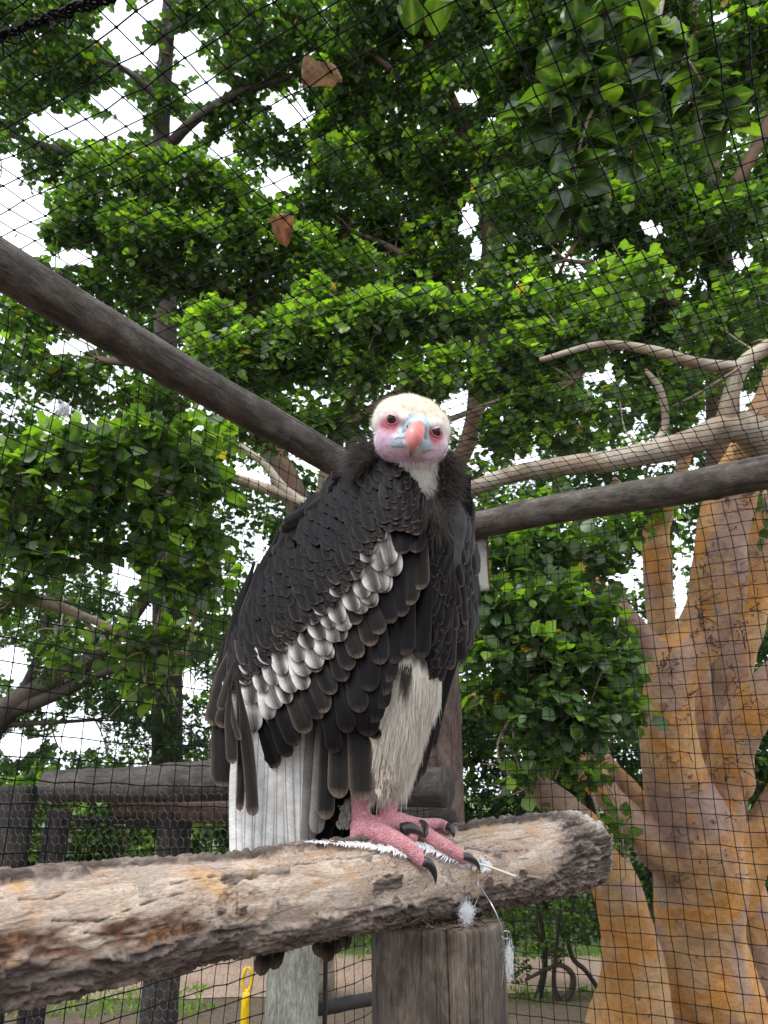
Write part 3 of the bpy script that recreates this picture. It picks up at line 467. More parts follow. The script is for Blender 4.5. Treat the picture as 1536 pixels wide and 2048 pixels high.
for x, z in ((.2, .15), (.8, .15), (.5, .9)): sv, sf = sphere((a[0] + (b[0] - a[0]) * x, YC - .053, b[2] + (a[2] - b[2]) * (1 - z)), .004, 8, 5); under(br, 'screw', sv, sf, M['steel'])
# neighbouring fence with two rails, gate, hexagonal wire
FENCE = 'neighbouring fence rails and posts'
def rail(p0, p1, Y0, Y1, r0, r1, label, mat, seed, name='fence_rail', cat='rail'): return pole(name, label, PY(p0[0], p0[1], Y0), PY(p1[0], p1[1], Y1), r0, r1, mat, FENCE, 32, cat, seed, 60)
rail((98, 1573), (500, 1557), 3.62, 3.25, .066, .082, 'thick weathered top rail of the fence left of the vulture', M['rail'], 11)
rail((480, 1566), (893, 1572), 3.2, 2.72, .07, .066, 'round rail ending against the corner post', M['rail'], 12)
rail((235, 1612), (640, 1628), 3.66, 3.4, .045, .06, 'reddish lower rail below the thick weathered rail', M['redpost'], 13)
rail((640, 1618), (905, 1640), 3.4, 3.0, .03, .03, 'thin dark rail low beside the corner post', M['darkpost'], 14)
def gpost(px, Y, py_top, r, label, mat, seed, name='fence_post'):
    p = PY(px, py_top, Y); return pole(name, label, (p[0], Y, 0), (p[0], Y, p[2]), r, r * .97, mat, FENCE, 32, 'post', seed, 60)
gpost(32, 3.62, 1572, .095, 'dark fence post carrying the left end of the thick rail', M['darkpost'], 21)
gpost(118, 3.75, 1618, .055, 'slim dark gate post beside the rail\'s left end', M['darkpost'], 22)
gpost(352, 3.6, 1625, .075, 'dark square-looking gate post under the reddish rail', M['darkpost'], 23)
gpost(597, 2.2, 1690, .066, 'pale grey-green short post seen below the log', M['palepost'], 24)
rail((120, 1636), (338, 1646), 3.72, 3.62, .014, .014, 'thin dark top bar of the gate frame', M['darkpost'], 31, 'gate_bar', 'bar')
rail((120, 1652), (338, 1660), 3.72, 3.62, .008, .008, 'thinner dark second bar of the gate frame', M['darkpost'], 32, 'gate_bar', 'bar')
rail((640, 2014), (760, 1992), 2.35, 2.5, .017, .017, 'dark sloping bar between the pale post and the perch post', M['darkpost'], 33, 'brace_bar', 'bar')
rail((652, 1900), (646, 2200), 2.3, 2.3, .006, .006, 'thin black upright rod beside the pale post', M['darkpost'], 34, 'rod', 'rod')
# yellow plastic tool handle standing outside the net
yh = thing('tool_handle', 'yellow plastic tool handle with a slotted grip leaning outside the net', 'tool handle', tuple(PY(470, 2300, 3.3)))
top, bot = PY(496, 1932, 3.2), PY(474, 2300, 3.3); ax = (bot - top) / np.linalg.norm(bot - top); sd = np.cross(ax, [0, 1.0, 0]); sd /= np.linalg.norm(sd); fr = np.cross(ax, sd)
P = [top + ax * (.045 + .04 * -math.cos(t)) + sd * .016 * math.sin(t) for t in np.linspace(0, 2 * math.pi, 25)]; V, F, A = tube(np.array(P), .006, 8, False); under(yh, 'grip', V, F, M['yellow'], A)
V, F, A = tube(np.linspace(top + ax * .085, bot, 30), np.interp(np.linspace(0, 1, 30), [0, .05, 1], [.012, .016, .013]), 14); under(yh, 'shaft', V, F, M['yellow'], A)
# ------------------------------------------------------------------ nets
def net(name, label, O, U, Vv, cell, r, sag, group, seed, knots=True, mask=None):
    """square-mesh net spanned by O + a U + b V (U, V full edge vectors)"""
    O, U, Vv = (np.array(q, float) for q in (O, U, Vv)); lu, lv = np.linalg.norm(U), np.linalg.norm(Vv); nu, nv = int(lu / cell), int(lv / cell)
    A, Bb = np.meshgrid(np.arange(nu + 1) / nu, np.arange(nv + 1) / nv, indexing='ij'); N = np.cross(U / lu, Vv / lv); q = np.stack([A * lu, Bb * lv, 0 * A + seed], -1)
    P = O + A[..., None] * U + Bb[..., None] * Vv; P = P + (fbm(q * 1.1, 2, seed) * sag)[..., None] * N + (fbm(q * 1.7, 2, seed + 3) * cell * .55)[..., None] * U / lu + (fbm(q * 1.7, 2, seed + 7) * cell * .55)[..., None] * Vv / lv
    P = P + np.random.RandomState(seed).normal(0, cell * .035, P.shape)
    def strands(Q):                                          # Q (lines, points, 3) -> thin triangular tubes
        m, k, _ = Q.shape; T = np.gradient(Q, axis=1); T /= np.linalg.norm(T, axis=2)[..., None]; n1 = np.cross(T, N + .13 * np.array([.3, .5, .2])); n1 /= np.linalg.norm(n1, axis=2)[..., None]; n2 = np.cross(T, n1)
        ang_ = np.arange(4) * math.pi / 2; W = Q[:, :, None] + r * (np.cos(ang_)[None, None, :, None] * n1[:, :, None] + np.sin(ang_)[None, None, :, None] * n2[:, :, None])
        idx = np.arange(m * k * 4).reshape(m, k, 4); F = np.stack([idx[:, :-1], np.roll(idx[:, :-1], -1, 2), np.roll(idx[:, 1:], -1, 2), idx[:, 1:]], -1).reshape(-1, 4); return W.reshape(-1, 3), F
    c = P.reshape(-1, 3).mean(0); t = thing(name, label, 'net', tuple(O), group)
    V1, F1 = strands(P); V2, F2 = strands(P.transpose(1, 0, 2)); under(t, 'net_cord', np.vstack([V1, V2]), [np.vstack([F1, F2 + len(V1)])], M['net'], kind='stuff')
    if knots:
        K_ = P.reshape(-1, 3); o8 = np.array([[1, 0, 0], [-1, 0, 0], [0, 1, 0], [0, -1, 0], [0, 0, 1], [0, 0, -1]]) * r * 2.7; f8 = np.array([[0, 2, 4], [2, 1, 4], [1, 3, 4], [3, 0, 4], [2, 0, 5], [1, 2, 5], [3, 1, 5], [0, 3, 5]])
        V = (K_[:, None] + o8[None]).reshape(-1, 3); F = (f8[None] + np.arange(len(K_))[:, None, None] * 6).reshape(-1, 3); under(t, 'net_knots', V, [F], M['net'], kind='stuff')
    return t
du = BL1 - BL0; du /= np.linalg.norm(du); dv = BR1 - BR0; dv /= np.linalg.norm(dv)
CORN = (BL1 + BR0) / 2; NR = CORN + np.array([0, 0, .062])
net('roof_net', 'black knotted bird net stretched overhead as the aviary roof', NR - du * 3.9, du * 3.9, dv * 4.2, .046, .0014, .045, 'aviary nets', 3)
wl = CORN + np.array([-.04, .03, -.05]) - du * 3.0
net('wall_net', 'black knotted net hanging below the left roof pole as side wall', wl, du * 3.0, np.array([0, 0, -2.36]), .046, .0013, .03, 'aviary nets', 5)
wr = CORN + np.array([.03, .05, -.05])
net('wall_net', 'black knotted net hanging below the right roof pole before the fig', wr, dv * 3.2, np.array([0, 0, -2.36]), .046, .0014, .03, 'aviary nets', 7)
# hexagonal wire on the neighbouring fence
def hexwire(name, label, A, Bp, ztop, cell, r):
    A, Bp = np.array(A, float), np.array(Bp, float); d = (Bp - A) / np.linalg.norm(Bp - A); L = np.linalg.norm(Bp - A); N = np.cross(d, [0, 0, 1.0]); h = cell * .62; E = []
    rsx = np.random.RandomState(9); nz_, nx_ = int(ztop / (h * 1.5)), int(L / cell)
    J = {}
    def pt(u, z): k = (round(u, 4), round(z, 4)); J.setdefault(k, (u + rsx.normal(0, cell * .05), z + rsx.normal(0, cell * .05))); return J[k]
    for a in range(nz_):
        for b in range(nx_):
            u = (b + (a % 2) * .5) * cell; z = ztop - a * h * 1.5; top_, lft, rgt, low = pt(u, z), pt(u - cell / 2, z - h * .5), pt(u + cell / 2, z - h * .5), None
            E += [(top_, lft), (top_, rgt), (rgt, pt(u + cell / 2, z - h * 1.5))]
    E = np.array(E); P = A[None, None] + E[..., 0, None] * d + E[..., 1, None] * np.array([0, 0, 1.0]) + .01 * fbm(np.stack([E[..., 0] * 2, E[..., 1] * 2, 0 * E[..., 0]], -1), 2, 3)[..., None] * N
    T = P[:, 1] - P[:, 0]; n1 = np.broadcast_to(N, T.shape); n2 = np.cross(T, n1); n2 /= np.linalg.norm(n2, axis=1)[:, None]; ang_ = np.arange(3) * 2 * math.pi / 3
    W = P[:, :, None] + r * (np.cos(ang_)[None, None, :, None] * n1[:, None, None] + np.sin(ang_)[None, None, :, None] * n2[:, None, None]); idx = np.arange(len(P) * 6).reshape(-1, 2, 3); F = np.stack([idx[:, 0], np.roll(idx[:, 0], -1, 1), np.roll(idx[:, 1], -1, 1), idx[:, 1]], -1).reshape(-1, 4)
    t = thing(name, label, 'wire mesh', tuple(A)); under(t, 'wire', W.reshape(-1, 3), [F], M['wire'], kind='stuff'); return t
ha, hb_ = PY(-80, 1560, 3.55), PY(760, 1560, 2.95); hexwire('hexagonal_wire', 'galvanised hexagonal chicken wire over the fence left of the vulture', (ha[0], ha[1], 0), (hb_[0], hb_[1], 0), 1.43, .034, .0006)
# thick laced seam of the roof net, upper left
P0, P1 = PZ(-60, 92, ROOF + .05), PZ(235, -12, ROOF + .05); rsx = np.random.RandomState(12); seam = thing('net_seam', 'thick black laced rope seam across the roof net\'s corner', 'rope', tuple(P0))
for k in range(4):
    t = np.linspace(0, 1, 60); P = P0 + t[:, None] * (P1 - P0) + .005 * np.stack([np.sin(t * 40 + k * 1.6), np.cos(t * 37 + k * 2.1), np.sin(t * 44 + k)], -1); V, F, A = tube(P, .0028, 6); under(seam, 'rope_strand', V, F, M['net'], A)
for k in range(16):
    c = P0 + (P1 - P0) * rsx.rand(); P = np.array([c + rsx.normal(0, .004, 3), c + np.array([rsx.normal(0, .012), rsx.normal(0, .012), -.012]), c + np.array([rsx.normal(0, .02), rsx.normal(0, .02), -rsx.uniform(.005, .035)])]); V, F, A = tube(catmull(P, 8), .0014, 5); under(seam, 'loose_end', V, F, M['net'], A)
# dead leaves lying on the roof net
g = G('dead leaf'); p = g.pos(); n = g.noise(p, 60, 5, .65); v = g.attr('lv'); c = g.mix(g.rng(n, .35, .65), g.attr('lc', True), (.11, .045, .025, 1)); c = g.mix(g.math('MULTIPLY', v, .5), c, (.45, .30, .16, 1)); sh_ = g.bsdf(Base_Color=c, Roughness=.7, Normal=g.bump(n, .5, .004))
M['dead'] = g.done(g.n('MixShader', {0: .3, 1: sh_, 2: g.n('BsdfTranslucent', {'Color': c})}))
def big_leaf(n=9, curl=.15, fold=.2, wid=.42, wav=.03, seed=0):
    """one leaf blade, length 1 along +Y"""
    v = np.linspace(0, 1, n); u = np.linspace(-1, 1, 7); half = wid * np.sin(np.pi * np.clip(v, 0, 1) ** .8) ** .62 * (1 - .12 * v); half[0] = .02; half[-1] = .01; U_, V_ = np.meshgrid(u, v); X = U_ * half[:, None]
    Z = fold * np.abs(X) - curl * V_ ** 2 + wav * np.sin(V_ * 9 + U_ * 3 + seed) * np.abs(U_) + .02 * np.sin(V_ * 22) * np.abs(U_) * .4; P = np.stack([X, V_, Z], -1).reshape(-1, 3); i = np.arange(n - 1)[:, None] * 7; j = np.arange(6)[None]; F = np.stack([i + j, i + 7 + j, i + 8 + j, i + j + 1], -1).reshape(-1, 4)
    vein = np.clip(1 - np.abs(U_) * 6, 0, 1) + .35 * (np.abs(np.sin((V_ - .35 * np.abs(U_)) * 17)) > .96); return P, F, np.clip(vein, 0, 1).ravel()
def placed_leaf(P, base, d, nrm, size):
    d = np.array(d, float) / np.linalg.norm(d); nrm = np.array(nrm, float); nrm -= d * nrm.dot(d); nrm /= np.linalg.norm(nrm); s = np.cross(d, nrm); return base + size * (P[:, 0:1] * s + P[:, 1:2] * d + P[:, 2:3] * nrm)
for px, py, ang_, L, col, fold, curl, lab in ((606, 178, 22, .078, (.30, .19, .08), 1.1, .25, 'curled yellow-brown dead leaf lying on the roof net'), (553, 432, -62, .058, (.34, .13, .055), .6, .5, 'rust-brown folded dead leaf lying on the roof net')):
    b = PZ(px, py, ROOF + .07); e = PZ(px + 100 * math.cos(math.radians(ang_)), py - 100 * math.sin(math.radians(ang_)), ROOF + .07); P, F, vein = big_leaf(14, curl, fold, .42 if px > 600 else .5, .16, px)
    W = placed_leaf(P, b, e - b, (0, 0, 1), L * (.95 if px > 600 else 1.0)); o = link('dead_leaf', mesh_np('dead_leaf', W - b, [F], {'lc': np.tile(col, (len(W), 1)), 'lv': vein * .6}), M['dead'], None, tuple(b)); tag(o, lab, 'leaf')
# wisp of down caught in the side net
pw = PY(122, 822, 1.72)
def wisp():
    rsx = np.random.RandomState(3); acc = Acc()
    for _ in range(70):
        d = np.array([rsx.normal(.0, .25), rsx.normal(0, .2), -1]) if rsx.rand() < .75 else rsx.normal(size=3); L = rsx.uniform(.012, .034); s = pw + rsx.normal(0, .004, 3) + np.array([.008, 0, .014]); P = np.array([s, s + d * L * .5 + rsx.normal(0, .002, 3), s + d * L + np.array([-.008, 0, 0])]); V, F, _ = tube(P, [.0009, .0011, .0004], 4, False); acc.add(V, F)
    V, P, _ = acc.get(); o = link('net_feather', mesh_np('net_feather', V - pw, P), mat_plain('white plume', (.72, .73, .76, 1), .9, var=.05), None, tuple(pw)); tag(o, 'small white feather caught in the left side net', 'feather')
wisp()
# ------------------------------------------------------------------ branch that droops over the roof net, upper right; every leaf its own part
NB = thing('drooping_branch', 'near branch with large dark round leaves hanging over the roof net', 'branch', tuple(PD(1330, -60, 2.5))); rsx = np.random.RandomState(31)
stems = [[(1330, -60, 2.5, 9), (1310, 60, 2.4, 7), (1280, 110, 2.35, 6), (1240, 140, 2.3, 5), (1180, 230, 2.25, 4), (1150, 330, 2.2, 3), (1120, 420, 2.2, 2)], [(1310, 60, 2.4, 5), (1380, 130, 2.4, 4), (1420, 200, 2.4, 3), (1450, 250, 2.4, 2)], [(1260, 120, 2.3, 4), (1270, 220, 2.3, 3), (1265, 320, 2.3, 2)], [(1300, 40, 2.4, 4), (1200, 30, 2.35, 3), (1140, 80, 2.3, 2)], [(1330, -40, 2.5, 5), (1100, -40, 2.5, 4), (900, -30, 2.4, 3), (780, -20, 2.4, 2)], [(1220, 160, 2.28, 3), (1120, 180, 2.25, 2.5), (1060, 240, 2.25, 2)]]
for s_p in stems: limb(NB, 'stem', s_p, M['palebark'], 7, 40)
LM = []
for k in range(5):
    P, F, vein = big_leaf(8, .08 + .05 * k, .12 + .08 * (k % 3), .40 + .03 * (k % 2), .02 + .01 * k, k); LM.append((P, F, vein))
LMESH = {}
spots = [(s, rsx.uniform(.35, 1.0)) for s in stems[0] for _ in range(1)]
def at_stem(s, t): P = np.array([list(PD(a[0], a[1], a[2])) for a in s]); return catmull(P, 50)[int(t * 49)]
for si, cnt in ((0, 96), (1, 44), (2, 44), (3, 44), (4, 30), (5, 38)):
    for _ in range(cnt):
        b = at_stem(stems[si], rsx.uniform(.12 if si != 4 else .35, 1)); d = rsx.normal(size=3) * np.array([1, .8, .55]) + np.array([-.1, -.1, -.55]); d /= np.linalg.norm(d); nrm = rsx.normal(size=3) * .55 + np.array([0, -.25, .75]); k, tone = rsx.randint(5), rsx.choice(4, p=[.5, .22, .12, .16]); key = (k, tone)
        if key not in LMESH:
            P, F, vein = LM[k]; col = [(.020, .040, .014), (.034, .068, .018), (.075, .135, .02), (.13, .20, .025)][tone]; LMESH[key] = mesh_np('leaf', P, [F], {'lc': np.tile(col, (len(P), 1)), 'lv': vein * .6})
        d = d / np.linalg.norm(d); nrm = nrm - d * nrm.dot(d); nrm /= np.linalg.norm(nrm); sx = np.cross(d, nrm); size = rsx.uniform(.075, .115); b = b + d * .02
        o = link('leaf', LMESH[key], M['leaf'], NB); o.matrix_local = Matrix(((sx[0] * size, d[0] * size, nrm[0] * size, b[0] - NB.location.x), (sx[1] * size, d[1] * size, nrm[1] * size, b[1] - NB.location.y), (sx[2] * size, d[2] * size, nrm[2] * size, b[2] - NB.location.z), (0, 0, 0, 1)))

# ------------------------------------------------------------------ perch log and the post it lies on
def log_inv(x): return 1.217 - 0.5026 * x / 1000.0
LA = PD(-200, 1880 + 31.1, 1 / log_inv(-200)); LB = PD(1168, 1698.3, 1 / log_inv(1168)); LR = 0.0735
LT = (LB - LA) / np.linalg.norm(LB - LA); LL = float(np.linalg.norm(LB - LA))
_c = np.array([0, 0, CAMH]) - (LA + LB) / 2; _c -= LT * _c.dot(LT); LC = _c / np.linalg.norm(_c); LU = np.cross(LC, LT); LU = LU if LU[2] > 0 else -LU
def log_fac(x): return np.interp(x, [-200, 0, 470, 740, 1170], [.82, .815, .735, .80, .94])
def log_px(s):                                           # s (metres along) -> photo x
    return proj(LA + np.asarray(s)[..., None] * LT)[0]
def log_surface(px, py, lift=0.0):
    """where the pixel's ray meets the log (front side)"""
    d = np.stack(ray(px, py)); o = np.array([0, 0, CAMH]) - LA
    dp = d - LT * d.dot(LT); op = o - LT * o.dot(LT); r = LR * float(log_fac(px)) + .001 + lift
    a, b, c = dp.dot(dp), 2 * dp.dot(op), op.dot(op) - r * r; disc = b * b - 4 * a * c
    t = (-b - math.sqrt(disc)) / (2 * a) if disc > 0 else -b / (2 * a)
    return np.array([0, 0, CAMH]) + d * t
NS, NT = 760, 250
s_ = np.linspace(0, LL, NS); th_ = np.linspace(-math.pi, math.pi, NT, endpoint=False)
S2, T2 = np.meshgrid(s_, th_, indexing='ij'); S1, T1 = S2.ravel(), T2.ravel(); X1 = log_px(S1); deg = np.degrees(T1)
q = np.stack([S1, LR * np.cos(T1), LR * np.sin(T1)], -1)
wob = fbm(q * np.array([9, 16, 16]), 5, 3) + .25 * fbm(q * np.array([60, 110, 110]), 3, 33)
lim_lo = -22 + 24 * wob - 12 * sstep(300, 900, X1); lim_hi = 66 + 16 * wob
lim_hi = lim_hi - 30 * sstep(560, 640, X1) * sstep(700, 640, X1) * 0
right = sstep(1040, 1075, X1 + 45 * wob - 0.35 * deg)
bark = np.maximum(np.maximum(sstep(lim_lo + 2, lim_lo - 2, deg), sstep(lim_hi - 2, lim_hi + 2, deg)), right)
patch = sstep(0.33, 0.35, fbm(q * np.array([14, 22, 22]) + 5, 3, 9)) * sstep(45, 25, deg)          # islands of bark on the bare face
bark = np.maximum(bark, patch * 0.8)
wrp = fbm(q * np.array([14, 30, 30]), 2, 19); rid = 1 - 1.5 * np.abs(fbm(q * np.array([20, 130, 130]) + np.stack([0 * wob, wrp, wrp], -1) * 1.1, 5, 21)); plate = sstep(-.04, .03, fbm(q * np.array([16, 62, 62]) + 2.0 * wrp[:, None], 3, 23)); rid2 = 1 - np.abs(fbm(q * np.array([70, 190, 190]), 3, 31))
h = bark * (0.0035 + 0.0045 * plate + 0.012 * (np.clip(rid, .3, 1) - 0.80) + 0.006 * (rid2 - 0.72))
face = 1 - bark
h += face * (0.0012 * fbm(q * np.array([25, 90, 90]), 4, 41))
gal = np.abs(fbm(q * np.array([42, 60, 60]) + 3 * fbm(q * 30, 2, 5)[:, None], 2, 51))                # beetle galleries
galm = face * sstep(0.030, 0.010, gal) * sstep(-0.25, 0.1, fbm(q * np.array([6, 12, 12]), 2, 61))
h -= 0.0018 * galm
terr = fbm(q * np.array([11, 24, 24]) + 9, 3, 71); h += face * 0.0016 * sstep(-0.02, 0.02, terr) * sstep(900, 500, X1)
rot = face * sstep(430, 250, X1) * sstep(22, -4, deg + 20 * wob) + face * 0.8 * sstep(40, 0, np.hypot(X1 - 180, (deg + 12) * 3))
rot = np.clip(rot * sstep(-.25, .15, fbm(q * np.array([18, 34, 34]), 4, 87)) + 0.9 * face * sstep(0.1, 0.35, fbm(q * np.array([14, 26, 26]), 3, 81)) * sstep(20, -20, deg) * sstep(560, 300, X1), 0, 1)
h -= rot * 0.008 * (0.5 + fbm(q * np.array([40, 80, 80]), 4, 91))
crack = np.zeros_like(h)
ql = np.stack([X1, deg * 1.9], -1)                                                                   # long drying cracks on the face
for pts in ([(620, 78), (690, 66), (760, 88), (830, 96)], [(60, 20), (150, 6), (260, 30), (330, 38)], [(300, 60), (420, 72), (520, 78), (600, 70)], [(0, 70), (60, 62), (110, 78)],
            [(425, 20), (422, -22)], [(880, 60), (930, 30), (1000, 20)], [(700, 110), (790, 118), (860, 108)], [(120, -10), (200, -28), (300, -20)]):
    pts = np.array(pts, float)
    for a, b in zip(pts[:-1], pts[1:]):
        ab = b - a; t = np.clip(((ql - a) @ ab) / (ab @ ab), 0, 1); dd = np.linalg.norm(ql - a - t[:, None] * ab, axis=1) + 6 * np.abs(fbm(q * 60, 2, 15)) - 1
        crack = np.maximum(crack, sstep(2.6, 0.4, dd))
crack *= face
h -= 0.0025 * crack
kx, kd = 428.0, -8.0                                                                                 # an old knot
kr = np.hypot((X1 - kx), (deg - kd) * 1.9); knot = sstep(62, 40, kr)
h += 0.004 * np.exp(-((kr + 14 * wob - 50) / 14) ** 2) * face - .004 * sstep(16, 4, np.hypot(kr - 44 - 10 * wob, 0)) * (np.sin(np.arctan2(deg - kd, X1 - kx) * 1.0) < .6) * .6 + knot * 0.0007 * np.sin(kr * 0.5 + 3 * wob)
h += 0.005 * fbm(q * np.array([4, 6, 6]), 2, 13)
endt = np.clip((S1 - (LL - 0.03)) / 0.03, 0, 1); rr = LR * log_fac(X1) + h - 0.010 * endt ** 3 + 0.01 * np.clip(wob, -1, 1) * endt
end_shift = 0.02 * endt[:, None] * fbm(np.stack([np.cos(T1) * 2, np.sin(T1) * 2, 0 * T1], -1), 3, 17)[:, None] * LT
V = LA + S1[:, None] * LT + rr[:, None] * (np.cos(T1)[:, None] * LC + np.sin(T1)[:, None] * LU) + end_shift
i = np.arange(NS - 1)[:, None] * NT; j = np.arange(NT)[None]; k = (j + 1) % NT
F4 = np.stack([i + j, i + NT + j, i + NT + k, i + k], -1).reshape(-1, 4)
LOGP = thing('perch_log', 'thick bark-peeled log laid on a round post as the vulture\'s perch', 'log', tuple((LA + LB) / 2 - np.array([0, 0, LR])))
g = G('peeled log wood'); tc = g.attr('tc', 'v'); bk = g.attr('bark'); rt = g.attr('rot'); cv = g.attr('cav')
n1 = g.noise(g.scl(tc, (9, 40, 40)), 1.0, 6, 0.65, 0.6); n2 = g.noise(g.scl(tc, (130, 420, 420)), 1.0, 6, 0.75); n3 = g.noise(tc, 14.0, 5, 0.6, 0.5); n4 = g.noise(tc, 120.0, 4, 0.65)
bare = g.mix(g.rng(n1, 0.36, 0.62), (0.32, 0.22, 0.155, 1), (0.54, 0.44, 0.355, 1)); bare = g.mix(g.rng(n3, 0.5, 0.62), bare, (0.33, 0.27, 0.22, 1)); bare = g.mix(g.rng(n3, 0.42, 0.34), bare, (0.46, 0.29, 0.15, 1)); n5 = g.noise(g.scl(tc, (9, 230, 230)), 1.0, 5, .6, .3); bare = g.mix(g.rng(n5, .37, .33, 0.0, .8), bare, (.10, .06, .04, 1)); bare = g.mix(g.rng(g.noise(tc, 34.0, 6, .75), .60, .67, 0.0, .8), bare, (.13, .085, .06, 1))
bare = g.mul(bare, g.mix(g.rng(n2, 0.32, 0.6), (0.55, 0.51, 0.48, 1), (1.15, 1.15, 1.15, 1)))
bare = g.mix(rt, bare, g.mix(g.rng(n4, 0.38, 0.60), (0.035, 0.016, 0.011, 1), g.mix(g.rng(n3, .4, .6), (0.12, 0.05, 0.026, 1), (0.33, 0.155, 0.065, 1))))
bkc = g.mix(g.rng(n1, 0.35, 0.62), (0.06, 0.042, 0.033, 1), (0.165, 0.125, 0.104, 1)); bkc = g.mix(g.rng(n3, 0.5, 0.66), bkc, (0.27, 0.21, 0.175, 1)); bkc = g.mul(bkc, g.mix(g.rng(n2, 0.3, 0.62), (0.5, 0.47, 0.45, 1), (1.15, 1.15, 1.15, 1)))
c = g.mix(bk, bare, bkc); c = g.mix(cv, c, (0.03, 0.02, 0.015, 1))
c = g.mix(g.attr('endg'), c, g.mix(g.rng(n4, 0.35, 0.6), (0.22, 0.18, 0.13, 1), (0.52, 0.49, 0.42, 1)))
hh = g.math('ADD', g.math('MULTIPLY', n2, 0.7), g.math('MULTIPLY', n4, 0.5))
M['log'] = g.done(g.bsdf(Base_Color=c, Roughness=0.85, Normal=g.bump(hh, 0.8, 0.003)))
endg = sstep(LL - 0.012, LL - 0.002, S1 + 0.012 * wob) + sstep(1125, 1150, X1 + 30 * wob) * sstep(10, 40, deg) * 0.8
cav = np.clip(crack * 0.8 + galm * 0.55 + bark * np.maximum(sstep(.74, .50, rid) * .85, .45 * (1 - plate)) + rot * .6 * sstep(.1, .5, fbm(q * np.array([30, 60, 60]), 3, 95)), 0, 1)  # bark furrows get painted cavity shade, beside dark cracks, galleries and rot pits
# end caps
capc = len(V); V = np.vstack([V, LB + 0.004 * LT, LA]); e = (NS - 1) * NT; j = np.arange(NT); k = (j + 1) % NT
T3 = np.concatenate([np.stack([np.full(NT, capc), e + k, e + j], -1), np.stack([np.full(NT, capc + 1), j, k], -1)])
pad = lambda a, v=1.0: np.concatenate([np.clip(a, 0, 1), [v, v]])
LOGM = under(LOGP, 'trunk', V, [F4, T3], M['log'], {'tc': np.vstack([q, [LL, 0, 0], [0, 0, 0]]), 'bark': pad(bark, 0), 'rot': pad(rot, 0), 'cav': pad(cav, 0), 'endg': pad(endg, 1)})
LOGM.name = 'log_wood'
# bark shreds standing off the underside
acc = Acc(); rs = np.random.RandomState(4)
for _ in range(260):
    s = rs.uniform(0.12, LL * 0.97); t = math.radians(-rs.uniform(52, 96)); p = LA + s * LT + (LR * float(log_fac(log_px(np.array([s]))[0])) + 0.003) * (math.cos(t) * LC + math.sin(t) * LU)
    out = math.cos(t) * LC + math.sin(t) * LU; L = rs.uniform(0.012, 0.04); wd = rs.uniform(0.001, 0.003); side = np.cross(LT, out)
    d = LT * rs.choice([-1, 1]) + out * rs.uniform(-0.05, 0.18) + side * rs.normal(0, 0.2); m1 = p + d * L * 0.5; m2 = p + d * L + out * rs.uniform(-.002, .006)
    sd_ = side * wd; up_ = out * 0.0025
    acc.add(np.array([p - sd_, p + sd_, p + up_, m1 - sd_ * .8, m1 + sd_ * .8, m1 + up_, m2 - sd_ * .2, m2 + sd_ * .2, m2 + up_ * .3]),
            [np.array([[0, 3, 5, 2], [2, 5, 4, 1], [3, 6, 8, 5], [5, 8, 7, 4], [0, 1, 4, 3], [3, 4, 7, 6]])], {'tc': np.repeat(np.array([[s, rs.rand() * .1, rs.rand() * .1]]), 9, 0) + rs.rand(9, 3) * .004, 'bark': np.ones(9), 'rot': np.zeros(9), 'cav': np.zeros(9), 'endg': np.zeros(9)})
V, P, A = acc.get(); under(LOGP, 'bark_shreds', V, P, M['log'], A, kind='stuff')

# the round post below the log
PC = PD(876, 1858, 1.265); PR_, PTOP = 0.108, 1.203
def post_disp(tc):
    th = np.arctan2(tc[:, 1], tc[:, 0]); d = 0.0012 * fbm(tc * np.array([60, 60, 3]), 4, 5); z = tc[:, 2]
    for a0, wdt, dep in CRK:
        da = np.abs((th - a0 - 0.02 * np.sin(z * 9 + a0 * 5) + math.pi) % (2 * math.pi) - math.pi) * PR_
        d = d - dep * sstep(wdt * .6, wdt * 0.15, da)
    return d
POSTT = thing('perch_post', 'round weathered post with drying cracks holding up the perch log', 'post', (float(PC[0]), float(PC[1]), 0))
zz = np.concatenate([np.linspace(0, 0.7, 20), np.linspace(0.72, PTOP - 0.006, 90), [PTOP - 0.003, PTOP]])
pts = np.stack([np.full_like(zz, PC[0]), np.full_like(zz, PC[1]), zz], -1); rad = np.full_like(zz, PR_); rad[-1] -= 0.004; rad[-2] -= 0.0012
T_, N_, B_ = frames(pts); tocam = -np.array([PC[0], PC[1], 0]); a_cam = math.atan2(tocam.dot(B_[0]), tocam.dot(N_[0])); sgn = -1 if np.cross(N_[0], B_[0])[2] > 0 else 1
rightv = np.array([tocam[1], -tocam[0], 0]) * -1; sg = 1 if rightv.dot(B_[0]) * math.cos(a_cam) - rightv.dot(N_[0]) * math.sin(a_cam) > 0 else -1
CRK = [(a_cam + sg * math.asin((x - 876) / 134.0), wv, dp) for x, wv, dp in ((893, .0034, .012), (947, .0018, .006), (840, .0015, .005), (756, .0018, .005), (800, .001, .003), (985, .001, .003), (920, .0008, .002))]
V, P, A = tube(pts, rad, 320, True, post_disp)
under(POSTT, 'post_body', V, P, M['post'], A)
